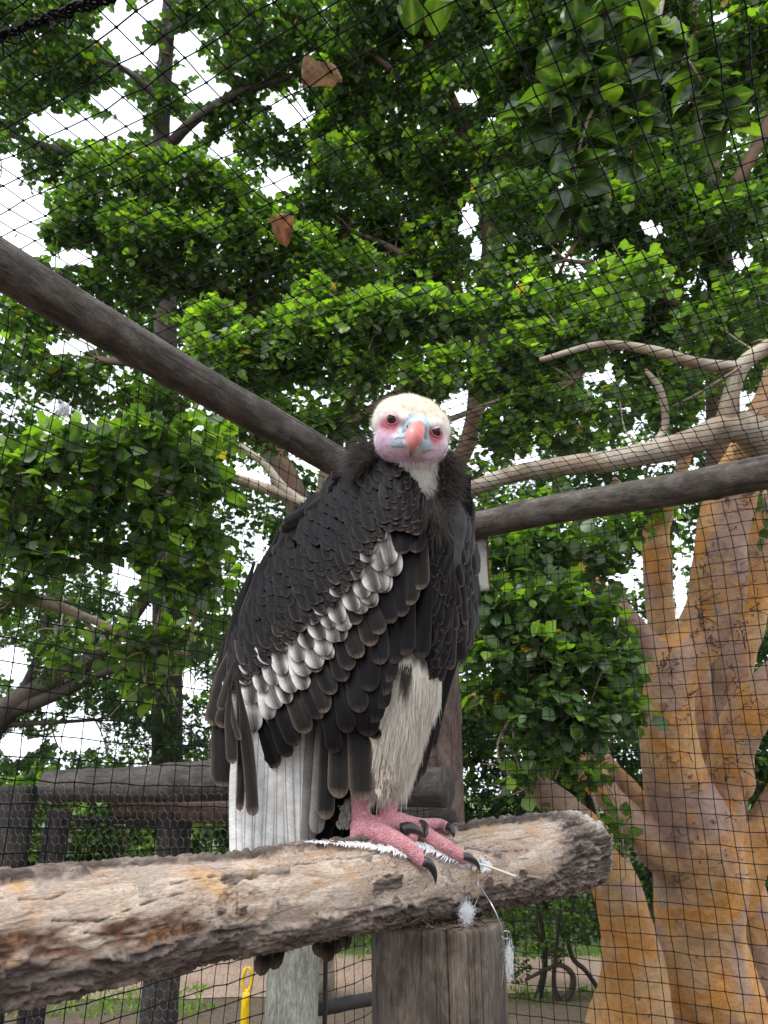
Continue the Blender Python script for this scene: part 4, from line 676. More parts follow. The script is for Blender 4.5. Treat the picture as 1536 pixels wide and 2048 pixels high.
# small wisps of down, debris on the top
def down_tuft(name, label, c, n, r, seed, mat, spread=(1, 1, 1)):
    rs = np.random.RandomState(seed); acc = Acc()
    for _ in range(n):
        p = c + rs.normal(0, .25, 3) * r * np.array(spread); d = rs.normal(size=3); d /= np.linalg.norm(d); P = [p]
        for _k in range(6): d = d + rs.normal(0, .55, 3) - (P[-1] - c) / r * .12; d /= np.linalg.norm(d); P.append(P[-1] + d * np.array(spread) * r * rs.uniform(.1, .22))
        V, F, _ = tube(np.array(P), np.linspace(.00022, .00008, 7), 3, False); acc.add(V, F)
    V, P, _ = acc.get(); o = link(name, mesh_np(name, V - c, P), mat, None, tuple(c)); return tag(o, label, 'down feather')
M['down'] = mat_plain('white down', (0.72, 0.73, 0.76, 1), 0.9, var=0.05)
down_tuft('down_tuft', 'fluffy white down caught between the log and the post top', PD(934, 1826, 1.19), 420, 0.019, 5, M['down'], (0.75, .6, 1.1))
acc = Acc(); rs = np.random.RandomState(8)
for _ in range(260):
    a, r0 = rs.uniform(0, 2 * math.pi), PR_ * math.sqrt(rs.rand()) * 0.97; p = np.array([PC[0] + r0 * math.cos(a), PC[1] + r0 * math.sin(a), PTOP + 0.002]); d = rs.normal(size=3) * np.array([1, 1, .3]); d /= np.linalg.norm(d); L = rs.uniform(.003, .012)
    V, F, A = tube(np.array([p, p + d * L]), rs.uniform(.0006, .0022), 4, True); acc.add(V, F, A)
V, P, A = acc.get(); under(POSTT, 'bark_litter', V, P, mat_plain('bark litter', (0.10, 0.065, 0.045, 1), 0.9), A, kind='stuff')
# hanging wire loop at the right of the log
WP = [log_surface(936, 1715, 0.006), log_surface(948, 1745, 0.006), PD(965, 1780, 1.20), PD(985, 1812, 1.165), PD(1000, 1850, 1.155), PD(1006, 1900, 1.155), PD(1012, 1980, 1.16), PD(1014, 2080, 1.17), PD(1016, 2200, 1.19)]
P = catmull(np.array(WP), 70); base = P[-1]; wire = thing('hanging_wire', 'thin bare steel wire bent over the log and hanging down past the post', 'wire', tuple(base))
V, F, A = tube(P, 0.0011, 6); under(wire, 'wire_strand', V, F, M['steel'], A)
ring = [PD(1006 + 9 * math.cos(a) + 6, 1870 + 8 * math.sin(a), 1.153 + 0.003 * math.sin(a)) for a in np.linspace(0, 2 * math.pi, 18)]
V, F, A = tube(np.array(ring), 0.001, 6); under(wire, 'wire_loop', V, F, M['steel'], A)
P = catmull(np.array([PD(1004, 1872, 1.152), PD(1009, 1890, 1.151), PD(1008, 1920, 1.153), PD(1012, 1960, 1.157)]), 24); V, F, A = tube(P, 0.0009, 5); under(wire, 'wire_end', V, F, M['steel'], A)
P = catmull(np.array([log_surface(955, 1738, .004), PD(956, 1765, 1.215), PD(955, 1795, 1.21), PD(948, 1815, 1.205)]), 20); V, F, A = tube(P, 0.0007, 5); under(wire, 'wire_curl', V, F, M['steel'], A)
down_tuft('down_wisp', 'thin pale wisp of down clinging to the side of the perch post beside the wire', PD(1018, 1915, 1.17), 160, 0.028, 15, M['down'], (0.35, .3, 1.3))

# ------------------------------------------------------------------ the vulture
BY = 1.325                                                   # distance of the bird's mid plane
def B(px, py, dy=0.0): return PY(px, py, BY + np.asarray(dy, float))
SM = scale_at(780, 1200, BY)
def bs(px, py): return scale_at(px, py, BY)
foot_base = log_surface(770, 1668)
VUL = thing('vulture', 'vulture with white downy head, pink face and black wings perched on the log', 'vulture', tuple(foot_base))
rs = np.random.RandomState(11)

def nd(px, py, dy, r): return (B(px, py, dy), r * bs(px, py))
toes = []
def toe_nodes(pts, r):                                       # toes lie on the log
    out = []
    for (px, py), rr in zip(pts, r):
        m = rr * bs(px, py); out.append((log_surface(px, py, m * 0.72), m))
    return out
HD = -0.075                                                  # the head is carried forward
chains = [
    [nd(797, 845, HD, 50), nd(825, 846, HD + .004, 55), nd(853, 860, HD, 46)], [nd(800, 836, HD + .02, 42), nd(846, 846, HD + .02, 42)],
    [nd(792, 882, HD, 42), nd(822, 892, HD - .005, 44), nd(852, 893, HD, 42)], [nd(822, 900, HD - .008, 33)],
    [nd(836, 850, HD - .034, 17), nd(829, 872, HD - .044, 22), nd(826, 886, HD - .038, 22)],
    [nd(790, 884, HD - .026, 15), nd(826, 884, HD - .038, 22), nd(858, 894, HD - .022, 14)],
    [nd(768, 826, HD - .022, 15), nd(786, 823, HD - .038, 10), nd(808, 838, HD - .042, 11)], [nd(856, 851, HD - .040, 10), nd(874, 849, HD - .034, 9), nd(888, 858, HD - .014, 10)],
    [nd(822, 892, HD + .02, 50), nd(836, 950, -.045, 48), nd(848, 1010, -.02, 62), nd(852, 1050, 0, 84)],
    [nd(846, 1060, .01, 88), nd(820, 1150, .02, 108), nd(780, 1260, .03, 116), nd(735, 1360, .04, 100), nd(680, 1460, .06, 78), nd(640, 1520, .07, 50)],
    [nd(800, 1350, -.01, 84), nd(770, 1450, -.02, 62), nd(742, 1530, -.015, 42), nd(726, 1580, -.012, 26), nd(722, 1615, -.01, 20), nd(722, 1650, -.008, 20)],
    [nd(834, 1330, .02, 50), nd(806, 1450, .015, 44), nd(790, 1540, .012, 30), nd(782, 1580, .01, 23), nd(776, 1615, .01, 20), nd(772, 1645, .008, 21)],
    toe_nodes([(722, 1655), (760, 1668), (808, 1690), (838, 1716), (848, 1730)], [23, 21, 17, 14, 12]),
    toe_nodes([(728, 1646), (768, 1652), (800, 1660), (824, 1672)], [19, 16, 15, 14]),
    toe_nodes([(724, 1652), (712, 1664), (708, 1674)], [17, 12, 10]),
    toe_nodes([(772, 1644), (820, 1654), (868, 1680), (908, 1704), (926, 1718)], [22, 20, 16, 14, 12]),
    toe_nodes([(790, 1640), (838, 1650), (878, 1650), (896, 1658)], [18, 15, 14, 12]),
]
bme, BV, BN = fuse(chains, 0.0029, 6)
bx, by_, bd = proj(BV)
skin = np.clip(np.maximum(sstep(1586, 1600, by_) * (bx < 752), sstep(1572, 1590, by_)), 0, 1) * (by_ > 1560)
BV = BV + BN * (0.0007 * fbm(BV * 420, 2, 4) * (skin > .5))[:, None]                              # knobbly scales
# plumage colours, from each spot's place on the bird
def blob(x, y, rx, ry, soft=0.35, rot=0.0):
    c, s = math.cos(rot), math.sin(rot); dx, dy = bx - x, by_ - y; e = np.hypot((dx * c + dy * s) / rx, (-dx * s + dy * c) / ry)
    return sstep(1 + soft, 1 - soft, e)
C = np.tile(np.array([0.018, 0.015, 0.016]), (len(BV), 1)); rough_n = fbm(BV * 90, 3, 8)
def put(col, m):
    global C
    m = np.clip(m, 0, 1)[:, None]; C = C * (1 - m) + np.array(col) * m
lo = by_ - (bx - 823) * 0.27
head = (by_ < 940 + 8 * rough_n) & (bd < 1.5); hm = head.astype(float)
put((0.70, 0.66, 0.60), sstep(905, 925, by_) * (by_ < 1012 + 22 * rough_n) * sstep(792, 812, bx + 6 * rough_n) * sstep(878, 862, bx - (by_ - 960) * .08 + 8 * rough_n))
put((0.74, 0.66, 0.52), hm); put((0.78, 0.745, 0.70), hm * sstep(815, 840, lo + 5 * rough_n) * sstep(0, -.4, BN[:, 1]))
front = hm * sstep(-0.15, -0.45, BN[:, 1])
put((0.66, 0.50, 0.54), front * sstep(872, 892, lo + 6 * rough_n))
put((0.50, 0.30, 0.40), hm * sstep(893, 922, lo + 5 * rough_n))
put((0.72, 0.62, 0.63), front * blob(800, 866, 34, 22, .6) * .7); put((0.72, 0.60, 0.62), front * blob(860, 876, 22, 20, .6) * .7)
put((0.62, 0.42, 0.58), front * blob(768, 880, 20, 26, .5) * .9); put((0.60, 0.38, 0.54), front * blob(880, 905, 16, 26, .5) * .8)
put((0.55, 0.17, 0.24), front * blob(781, 848, 22, 18, .45)); put((0.52, 0.15, 0.20), front * blob(870, 872, 17, 17, .45))
put((0.42, 0.10, 0.14), front * blob(780, 850, 15, 10, .5)); put((0.36, 0.07, 0.09), front * blob(866, 877, 11, 9, .5))
put((0.42, 0.56, 0.64), front * blob(836, 848, 24, 17, .3, .3)); put((0.42, 0.56, 0.64), front * blob(801, 883, 22, 10, .3, -.1)); put((0.40, 0.52, 0.58), front * blob(851, 891, 14, 14, .35))
put((0.44, 0.57, 0.62), front * blob(808, 862, 12, 16, .5, .5)); put((0.44, 0.57, 0.62), front * blob(850, 868, 8, 20, .4))
put((0.10, 0.11, 0.13), front * blob(816, 852, 3.4, 7, .3, .5)); put((0.08, 0.09, 0.1), front * blob(847, 858, 2.6, 6.5, .3))
put((0.13, 0.10, 0.14), front * blob(797, 876.5, 17, 1.6, .5, -.12)); put((0.16, 0.12, 0.16), front * blob(795, 894, 17, 2.2, .5, .06)); put((0.22, 0.12, 0.17), front * blob(850, 903, 16, 2, .5, -.2))
for k in range(5): put((0.36, 0.20, 0.29), front * blob(820 + 6 * k, 912 + 4.2 * k, 44, 1.3, .6, .2) * .8)
white = sstep(1300, 1345, by_ + 34 * fbm(BV * np.array([70, 70, 14]), 3, 6) - (bx - 830) * .3) * (bx > 690)
put((0.66, 0.60, 0.52), white * (1 - skin)); put((0.50, 0.17, 0.20), skin)
put((0.60, 0.28, 0.30), skin * sstep(0.1, 0.5, fbm(BV * 260, 2, 3)) * .7); put((0.24, 0.15, 0.12), skin * (blob(706, 1676, 9, 9) + blob(846, 1735, 11, 7) + blob(926, 1722, 9, 7) * .6 + blob(896, 1664, 9, 6)) * .8)
off = np.array(VUL.location); bme.vertices.foreach_set('co', (BV - off).astype(np.float32).ravel()); set_attrs(bme, {'bc': C, 'skin': skin, 'face': front}); bme.update()
g = G('vulture skin and down'); c = g.attr('bc', True); sk = g.attr('skin'); fc = g.attr('face'); p = g.pos()
vo = g.n('TexVoronoi', {'Vector': g.scl(p, (1, 1, 1.6)), 'Scale': 190}, feature='DISTANCE_TO_EDGE'); n = g.noise(g.scl(p, (1, 1, .35)), 420, 4, .7); n2 = g.noise(p, 140, 4, .6)
c = g.mul(c, g.mix(g.rng(n2, .3, .7), (.82, .8, .8, 1), (1.12, 1.12, 1.12, 1)))
c = g.mix(g.math('MULTIPLY', sk, g.rng(vo, .10, .01, 0.0, .75)), c, (0.66, 0.45, 0.46, 1))
hgt = g.math('ADD', g.math('MULTIPLY', n, g.math('SUBTRACT', 1.0, g.math('MULTIPLY', fc, .5))), g.math('MULTIPLY', g.math('MULTIPLY', sk, g.rng(vo, 0, .25)), 1.6))
M['vbody'] = g.done(g.bsdf(Base_Color=c, Roughness=.72, Normal=g.bump(hgt, .55, .002), Subsurface_Weight=0.04, Subsurface_Radius=(.01, .004, .003)))
body = link('body', bme, M['vbody'], VUL)

# --- beak
g = G('red horn beak'); c = g.attr('bc', True); n = g.noise(g.scl(g.pos(), (1, 1, .3)), 260, 4); c = g.mul(c, g.mix(g.rng(n, .35, .65), (.84, .84, .84, 1), (1.1, 1.1, 1.1, 1)))
M['beak'] = g.done(g.bsdf(Base_Color=c, Roughness=.33, Normal=g.bump(n, .12, .001)))
def loft(sec, sides=20, n=30, flat=1.0):
    """sections (px,py,dy,half width px,half depth px)"""
    Q = catmull(np.array(sec, float), n); th = np.linspace(0, 2 * math.pi, sides, endpoint=False); P = B(Q[:, 0], Q[:, 1], Q[:, 2]); T = np.gradient(P, axis=0); T /= np.linalg.norm(T, axis=1)[:, None]
    R = np.array([.96, .0, -.27]); R = R - T * (T @ R)[:, None]; R /= np.linalg.norm(R, axis=1)[:, None]; N = np.cross(R, T)
    m = bs(826, 870); cs, sn = np.cos(th), np.sin(th); sn = np.sign(sn) * np.abs(sn) ** flat
    V = P[:, None] + m * (Q[:, 3][:, None, None] * cs[None, :, None] * R[:, None] + Q[:, 4][:, None, None] * sn[None, :, None] * N[:, None]); V = V.reshape(-1, 3)
    i = np.arange(n - 1)[:, None] * sides; j = np.arange(sides)[None]; k = (j + 1) % sides; F = np.stack([i + j, i + k, i + sides + k, i + sides + j], -1).reshape(-1, 4)
    V = np.vstack([V, P[0], P[-1]]); a = len(V) - 2; j = np.arange(sides); k = (j + 1) % sides; e = (n - 1) * sides
    return V, [F, np.concatenate([np.stack([np.full(sides, a), k, j], -1), np.stack([np.full(sides, a + 1), e + j, e + k], -1)])], np.concatenate([np.repeat(np.linspace(0, 1, n), sides), [0, 1]]), np.concatenate([np.tile(cs, n), [0, 0]])
V, P, t, cs = loft([(839, 842, HD - .052, 5, 5), (837, 850, HD - .062, 12, 9), (832, 862, HD - .069, 16.5, 12), (828, 874, HD - .073, 16.5, 13), (825.5, 885, HD - .073, 12.5, 11), (823.5, 896, HD - .070, 7.5, 8), (822, 906, HD - .066, 4.2, 5), (821, 915, HD - .062, 1, 1.4)])
red = np.array([0.60, 0.17, 0.155]); pink = np.array([0.68, 0.33, 0.32]); grey = np.array([0.10, 0.095, 0.10])
w_ = np.clip(sstep(.58, .80, t) * (.75 - .35 * cs) + sstep(.82, .95, t), 0, 1)[:, None]; col = red * (1 - .5 * sstep(.3, -.6, cs)[:, None]) + pink * .5 * sstep(.3, -.6, cs)[:, None]; col = col * (1 - w_) + grey * w_
beak = under(VUL, 'beak', V, P, M['beak'], {'bc': col})
V, P, t, cs = loft([(842, 836, HD - .040, 10, 6), (840, 842, HD - .052, 16, 9), (837, 849, HD - .058, 20, 11), (833, 858, HD - .055, 23, 9), (829, 870, HD - .050, 24, 7), (826, 880, HD - .046, 20, 5)])
under(VUL, 'cere', V, P, M['beak'], {'bc': np.tile([0.43, 0.55, 0.60], (len(V), 1)) * (1 - .25 * sstep(.5, 1, np.abs(cs)))[:, None]})
V, P, t, cs = loft([(806, 882, HD - .044, 6, 5), (818, 888, HD - .058, 10, 8), (826, 893, HD - .058, 8, 6), (832, 893, HD - .05, 6, 4)])
under(VUL, 'lower_beak', V, P, M['beak'], {'bc': np.tile([0.40, 0.30, 0.34], (len(V), 1))})
for x, y in ((815.5, 852), (848.5, 859)):                     # nostrils
    V, P = sphere(B(x, y, HD - .0585 + (x > 830) * .004), np.array([2.6, 3.0, 5.0]) * bs(x, y), 10, 7); under(VUL, 'nostril', V, P, mat_plain('nostril dark', (.02, .022, .028, 1), .7) if 'nost' not in M else M['nost'])
# --- eyes
g = G('dark brown eye'); r = g.attr('er'); c = g.mix(g.rng(r, .50, .56), (.004, .003, .003, 1), g.mix(g.rng(r, .56, 1.0), (.075, .028, .012, 1), (.025, .011, .006, 1)))
M['eye'] = g.done(g.bsdf(Base_Color=c, Roughness=.09, Specular_IOR_Level=.32))
M['lid'] = mat_plain('pink eyelid skin', (.46, .13, .17, 1), .55, var=.35, scale=300); M['ulid'] = mat_plain('pale upper eyelid', (.60, .40, .42, 1), .7, var=.3, scale=400)
def eye(x, y, dy, r, face):
    c = B(x, y, dy); m = bs(x, y); f = np.array(face, float); f /= np.linalg.norm(f); V, P = sphere(c, r * m, 24, 16); er = np.arccos(np.clip(((V - c) / (r * m)) @ f, -1, 1)) / 1.1
    e = under(VUL, 'eye', V, P, M['eye'], {'er': er}); a = np.cross(f, [0, 0, 1.0]); a /= np.linalg.norm(a); b = np.cross(a, f)
    a, b = a * math.cos(.26) + b * math.sin(.26), b * math.cos(.26) - a * math.sin(.26)
    th = np.linspace(0, 2 * math.pi, 33); acc = Acc()
    for k, (rr, tr, fw) in enumerate(((1.07, .13, .30), (1.34, .13, .06))):
        P_ = np.array([c + r * m * (rr * (math.cos(t) * a * 1.04 + math.sin(t) * b * (.66 if math.sin(t) > 0 else .98 + .16 * k)) + fw * f) for t in th]); R_ = r * m * tr * np.array([1.0 + .25 * max(0, -math.sin(t)) for t in th]); V, P, _ = tube(P_, R_, 8, False); acc.add(V, P)
    V, P, _ = acc.get(); under(VUL, 'eyelid', V, P, M['lid'])
    acc = Acc(); cu = np.array([.46 if x < 820 else -.34, 0, .88]); cu = cu - f * cu.dot(f); cu /= np.linalg.norm(cu); cs_ = np.cross(cu, f); gu = np.linspace(-1.35, 1.35, 17); gv = np.linspace(.36, 1.35, 8); GU, GV = np.meshgrid(gu, gv, indexing='ij'); rr = r * m * (1.07 + .10 * (1 - (GV - .36) / .99)); nrm_ = np.sin(GU)[..., None] * cs_ * np.cos(GV)[..., None] + np.cos(GU)[..., None] * np.cos(GV)[..., None] * f + np.sin(GV)[..., None] * cu; V = (c + rr[..., None] * nrm_).reshape(-1, 3); i_ = np.arange(16)[:, None] * 8; j_ = np.arange(7)[None]; under(VUL, 'upper_eyelid', V, [np.stack([i_ + j_, i_ + 8 + j_, i_ + 9 + j_, i_ + j_ + 1], -1).reshape(-1, 4)], M['ulid'])
    for k in range(9):
        t = 1.9 + k * .16 if x < 820 else 1.2 - k * .16; p0 = c + r * m * (1.35 * (math.cos(t) * a + math.sin(t) * b) + .3 * f); d = (math.cos(t) * a + math.sin(t) * b) * .8 + f * .5 + rs.normal(size=3) * .12; V, P, _ = tube(np.array([p0, p0 + d * m * 7, p0 + d * m * 13 + np.array([0, 0, -.001])]), [.0003, .0002, .00006], 3, False); acc.add(V, P)
    V, P, _ = acc.get(); under(VUL, 'eyelash', V, P, M['net'])
eye(784.5, 839, HD - .037, 10.5, (-.25, -.95, -.05)); eye(872, 864, HD - .0335, 9.8, (.38, -.92, -.05))

# --- claws
M['claw'] = mat_plain('black horn claw', (.022, .02, .021, 1), .32, var=.4, scale=150)
def claw(pts, r, lift=.004):
    P = np.array([p if len(p) == 3 else log_surface(p[0], p[1], lift) for p in pts], float); P = catmull(P, 16); n = 16; R = np.interp(np.linspace(0, 1, n), [0, .3, .7, 1], [r * .95, r, r * .62, r * .08]) * bs(820, 1690); V, F, A = tube(P, R, 12); under(VUL, 'claw', V, F, M['claw'])
lp = lambda x, y, l: tuple(log_surface(x, y, l))
claw([lp(846, 1722, .014), lp(858, 1728, .014), lp(868, 1744, .010), lp(872, 1768, .003)], 10)
claw([lp(802, 1658, .017), lp(818, 1656, .020), lp(836, 1662, .019), lp(848, 1674, .010)], 12)
claw([lp(926, 1712, .014), lp(940, 1716, .014), lp(953, 1726, .010), lp(961, 1742, .003)], 8)
claw([lp(842, 1646, .018), lp(850, 1652, .018), lp(852, 1664, .016), lp(849, 1676, .010)], 8)
claw([lp(894, 1652, .014), lp(902, 1656, .014), lp(906, 1666, .010), lp(908, 1676, .004)], 8)

# --- feathers
g = G('vulture feather'); c = g.attr('fc', True); fu = g.attr('fu'); fv = g.attr('fv')
au = g.math('ABSOLUTE', fu); sh = g.math('SUBTRACT', g.math('MULTIPLY', fv, 1.0), g.math('MULTIPLY', au, .55))
vec = g.n('CombineXYZ', {0: g.math('MULTIPLY', sh, 900.0), 1: g.math('MULTIPLY', fu, 60.0), 2: g.n('ObjectInfo', o=5)})
bn = g.noise(vec, 1.0, 3, .6); p = g.noise(g.pos(), 55, 4, .6)
c = g.mul(c, g.mix(g.rng(bn, .3, .7), (.80, .80, .81, 1), (1.16, 1.16, 1.15, 1))); c = g.mul(c, g.mix(g.rng(p, .3, .7), (.8, .79, .78, 1), (1.18, 1.18, 1.18, 1)))
c = g.mix(g.rng(au, .0016, .0006), c, g.mul(c, (.55, .5, .48, 1)))  # rachis shadow painted as a darker line along the shaft
sh1 = g.bsdf(Base_Color=c, Roughness=.44, Specular_IOR_Level=.08, Normal=g.bump(bn, .25, .0015))
M['feather'] = g.done(g.n('MixShader', {0: .10, 1: sh1, 2: g.n('BsdfTranslucent', {'Color': c})}))
UU = np.array([-1, -.9, -.62, -.3, 0, .3, .62, .9, 1.0]); NV = 18; VV = 1 - (1 - np.linspace(0, 1, NV)) ** 1.55
K = np.array
def fcol(kind, u, v, amt, rnd):
    """pigment pattern: u -1..1 across, v 0..1 along"""
    a = np.abs(u); k = (1 + .22 * rnd)
    rim = np.maximum(sstep(.86, 1.0, a), sstep(.93, 1.0, v))
    if kind == 'dark': base = K([.0048, .0045, .0060]) * k; base = base + (K([.020, .0145, .012]) - base) * (sstep(.55, 1.0, v) * sstep(.1, .9, a) * amt)[..., None]; return base + (K([.13, .094, .070]) - base) * (rim * (.2 + .7 * amt) * sstep(.2, .8, v))[..., None]
    if kind == 'brown': base = K([.0125, .0102, .0094]) * k + K([.018, .0135, .011]) * (sstep(.45, 1, a) * sstep(.3, 1, v))[..., None]; return base + (K([.17, .125, .095]) - base) * (rim * .75)[..., None]
    if kind == 'white':
        wh = K([.66, .635, .60]); dk = K([.012, .0095, .0085]); tan = K([.055, .038, .029])
        cen = sstep(1.0 - .22 * amt, .42, a + .25 * np.maximum(0, .5 - v)) * sstep(.08 + .3 * amt, .55 + .2 * amt, v) * (1.08 - .22 * amt)
        side = sstep(-.9, .6, u) * .25
        c = wh + (dk - wh) * np.clip(cen - side * amt, 0, 1)[..., None]; tip = np.maximum(sstep(.80, 1.0, v) * .75, rim * .55 * sstep(.5, .9, v)); return c + (tan - c) * tip[..., None]
    if kind == 'tail': base = K([.60, .59, .575]) * (1 + .05 * rnd); return base + (K([.30, .26, .21]) - base) * (sstep(.92, 1, a) * .5 + .25 * sstep(.2, .9, -u))[..., None]
    if kind == 'grey': base = K([.115, .105, .10]) * k; return base + (K([.25, .23, .21]) - base) * (sstep(.2, .9, u) * .7)[..., None]
    if kind == 'cream': base = K([.62, .57, .49]) * (1 + .08 * rnd); return base * np.ones(u.shape)[..., None]
    if kind == 'mott': base = K([.60, .54, .47]); return base + (K([.10, .066, .05]) - base) * (sstep(.35, .9, v) * sstep(1, .2, a) * .85)[..., None]
def feather_mesh(root, tip, w, kind='dark', amt=.5, surf=None, dy=(0, 0), bow=0.0, h0=.009, point=None, arch=.22, rnd=0.0, roll=0.0, root_w=.45):
    """root/tip in photo px on the bird; surf(px,py)->dy of the plumage surface; dy extra depth at root and tip"""
    r, t = np.array(root, float), np.array(tip, float); d = t - r; L = np.hypot(*d); nrm = np.array([-d[1], d[0]]) / L
    c2 = r + VV[:, None] * d + (np.sin(VV * math.pi) * bow)[:, None] * nrm
    point = point if point and point > .5 else float(np.clip(.66 * w / L, .05, .5))
    prof = np.where(VV < .55, root_w + (1 - root_w) * sstep(0, .5, VV), 1.0) * np.sqrt(np.clip(1 - (np.clip(VV - (1 - point), 0, 1) / point) ** 2, 0.0, 1)); prof[-1] = .06
    asym = 1 + .10 * UU[None]
    X = c2[:, 0][:, None] + nrm[0] * UU[None] * w / 2 * prof[:, None] * asym; Y = c2[:, 1][:, None] + nrm[1] * UU[None] * w / 2 * prof[:, None] * asym
    if surf is not None: sy = surf(c2[:, 0], c2[:, 1])[:, None] * .75 + surf(X, Y) * .25
    else: sy = np.zeros_like(X)
    m = bs(*r)
    Dy = sy + np.interp(VV, [0, 1], dy)[:, None] - h0 * (VV[:, None] - .35) + arch * w / 2 * m * (UU[None] ** 2) * prof[:, None] + roll * UU[None] * w / 2 * m * prof[:, None] - .0006 * (np.abs(UU[None]) < .1)
    Dy = Dy + .0009 * np.sin(VV * 9 + rnd * 7)[:, None] * UU[None]
    V = B(X.ravel(), Y.ravel(), Dy.ravel()); nu = len(UU)
    i = np.arange(NV - 1)[:, None] * nu; j = np.arange(nu - 1)[None]; F = np.stack([i + j, i + nu + j, i + nu + j + 1, i + j + 1], -1).reshape(-1, 4)
    u2, v2 = np.broadcast_to(UU[None], X.shape).ravel(), np.broadcast_to(VV[:, None], X.shape).ravel()
    fu_ = (UU[None] * w / 2 * m * prof[:, None]).ravel(); fv_ = (v2 * L * m)
    return V, [F], {'fc': fcol(kind, u2, v2, amt, rnd), 'fu': fu_, 'fv': fv_ + rnd * 3}
def feather(parent, *a, name='feather', **k):
    V, P, A = feather_mesh(*a, **k); return under(parent, name, V, P, M['feather'], A)
def poly_at(pts, t):
    pts = np.array(pts, float); s = np.concatenate([[0], np.cumsum(np.hypot(*np.diff(pts, axis=0).T))]); s /= s[-1]
    return np.stack([np.interp(t, s, pts[:, 0]), np.interp(t, s, pts[:, 1])], -1)
C0 = [(838, 972), (822, 940), (800, 922), (770, 908), (742, 908), (705, 935), (660, 975), (600, 1035), (545, 1105), (500, 1175), (470, 1240), (445, 1310), (428, 1370), (415, 1430)]
W0 = [(849, 1070), (825, 1060), (790, 1050), (753, 1072), (735, 1114), (686, 1184), (628, 1237), (545, 1312), (505, 1345), (462, 1385), (448, 1400)]
_cy = np.array([905, 935, 975, 1035, 1105, 1175, 1240, 1310, 1370, 1430, 1600, 1720]); _cx = np.array([755, 705, 660, 600, 545, 500, 470, 445, 428, 415, 430, 465])
_ry = np.array([905, 930, 980, 1050, 1320, 1480, 1600, 1720]); _rx = np.array([790, 815, 838, 850, 846, 775, 742, 720])
def top_y(px): return np.interp(px, [415, 428, 445, 470, 500, 545, 600, 660, 705, 742, 770, 800, 822, 838, 850], [1430, 1370, 1310, 1240, 1175, 1105, 1035, 975, 935, 908, 908, 922, 940, 972, 1060])
def wing_surf(px, py):
    xl, xr = np.interp(py, _cy, _cx), np.interp(py, _ry, _rx); t = np.clip((px - xl) / (xr - xl), -.1, 1.15); tt = np.clip(1 - t, 0, 1.1)
    s = .055 - .170 * (1 - tt ** 2.1) + .03 * np.clip(t - .75, 0, 1) ** 1.0
    d = np.clip(py - top_y(px), -30, 400); s = s + .05 * np.exp(-np.clip(d, 0, 400) / 38)
    return s + .06 * sstep(1400, 1650, py)
NW = None
def ang(s): return math.radians(np.interp(s, [0, .15, .4, .7, .9, 1], [3, 10, 17, 15, 6, -2]))
acc = Acc()
# covert rows that are too small to tell apart: one mesh, the wing's own
for k in range(11):
    f = k / 10.0
    for s in np.linspace(0, 1, 30 + 2 * k if f < .25 else int(26 + 6 * f)):
        s_j = np.clip(s + rs.normal(0, .006), 0, 1); a, b = poly_at(C0, s_j), poly_at(W0, s_j); tip = a + (b - a) * (f * .98 + rs.normal(0, .015)) + np.array([0, 10])
        edge = math.exp(-f * 5) * sstep(.14, .35, s_j); L = (46 + 18 * f + 24 * edge) * (1 + .25 * sstep(.2, 0, s_j)) * rs.uniform(.9, 1.12); w = (21 + 7 * f - 7 * edge) * (1 + .35 * sstep(.22, 0, s_j) * (f > .3)) * rs.uniform(.9, 1.12)
        th = ang(s_j) + rs.normal(0, .11) - edge * .75; root = tip - L * np.array([math.sin(th), math.cos(th)])
        V, P, A = feather_mesh(root, tip, w, 'dark', amt=np.clip(rs.normal(.06 + .30 * f ** 3 + .45 * sstep(.25, 0, s_j), .15), 0, 1), surf=wing_surf, dy=(-.010 + .004 * f,) * 2, h0=.008 + .004 * f * f, rnd=rs.normal(), roll=.10 + rs.normal(0, .08), arch=.26, bow=rs.normal(0, 1.2), point=.3); acc.add(V, P, A)
XX, TT = np.meshgrid(np.linspace(424, 842, 40), np.linspace(.04, 1, 60), indexing='ij'); w0_ = np.array(W0[::-1], float); YY = top_y(XX) + 6 + np.maximum(np.interp(XX, w0_[:, 0], w0_[:, 1]) - 12 - top_y(XX), 8) * TT
for dd in (.011, .014):
    i = np.arange(39)[:, None] * 60; j = np.arange(59)[None]; n = XX.size
    acc.add(B(XX.ravel(), YY.ravel(), wing_surf(XX.ravel(), YY.ravel()) + dd), [np.stack([i + j, i + 60 + j, i + 61 + j, i + j + 1], -1).reshape(-1, 4)], {'fc': np.tile([.006, .0055, .006], (n, 1)), 'fu': np.full(n, .01), 'fv': YY.ravel() * .001})
V, P, A = acc.get(); WING = under(VUL, 'wing', V, P, M['feather'], A)
WING['label'] = 'near wing, black with a diagonal band of white-edged coverts'
def row(line, n, w, L, kind, amt, dy, angs, h0=.012, wj=.08, skip=0.0, **kw):
    for i, s in enumerate(np.linspace(0, 1, n)):
        tip = poly_at(line, np.clip(s + rs.normal(0, .008), 0, 1)) + rs.normal(0, 3, 2); l = np.interp(s, [0, 1], L) * rs.uniform(.92, 1.08); th = math.radians(np.interp(s, np.linspace(0, 1, len(angs)), angs)) + rs.normal(0, .05)
        kd = kind(s) if callable(kind) else kind
        feather(WING, tip - l * np.array([math.sin(th), math.cos(th)]), tip, np.interp(s, [0, 1], w) * rs.uniform(1 - wj, 1 + wj), kd, amt=np.clip(amt + rs.normal(0, .15), 0, 1), surf=wing_surf, dy=(dy, dy), h0=h0, rnd=rs.normal(), roll=.10 + rs.normal(0, .04), arch=.26, bow=rs.normal(0, 2), **kw)
wk = lambda s: 'dark' if s < .12 else 'white'
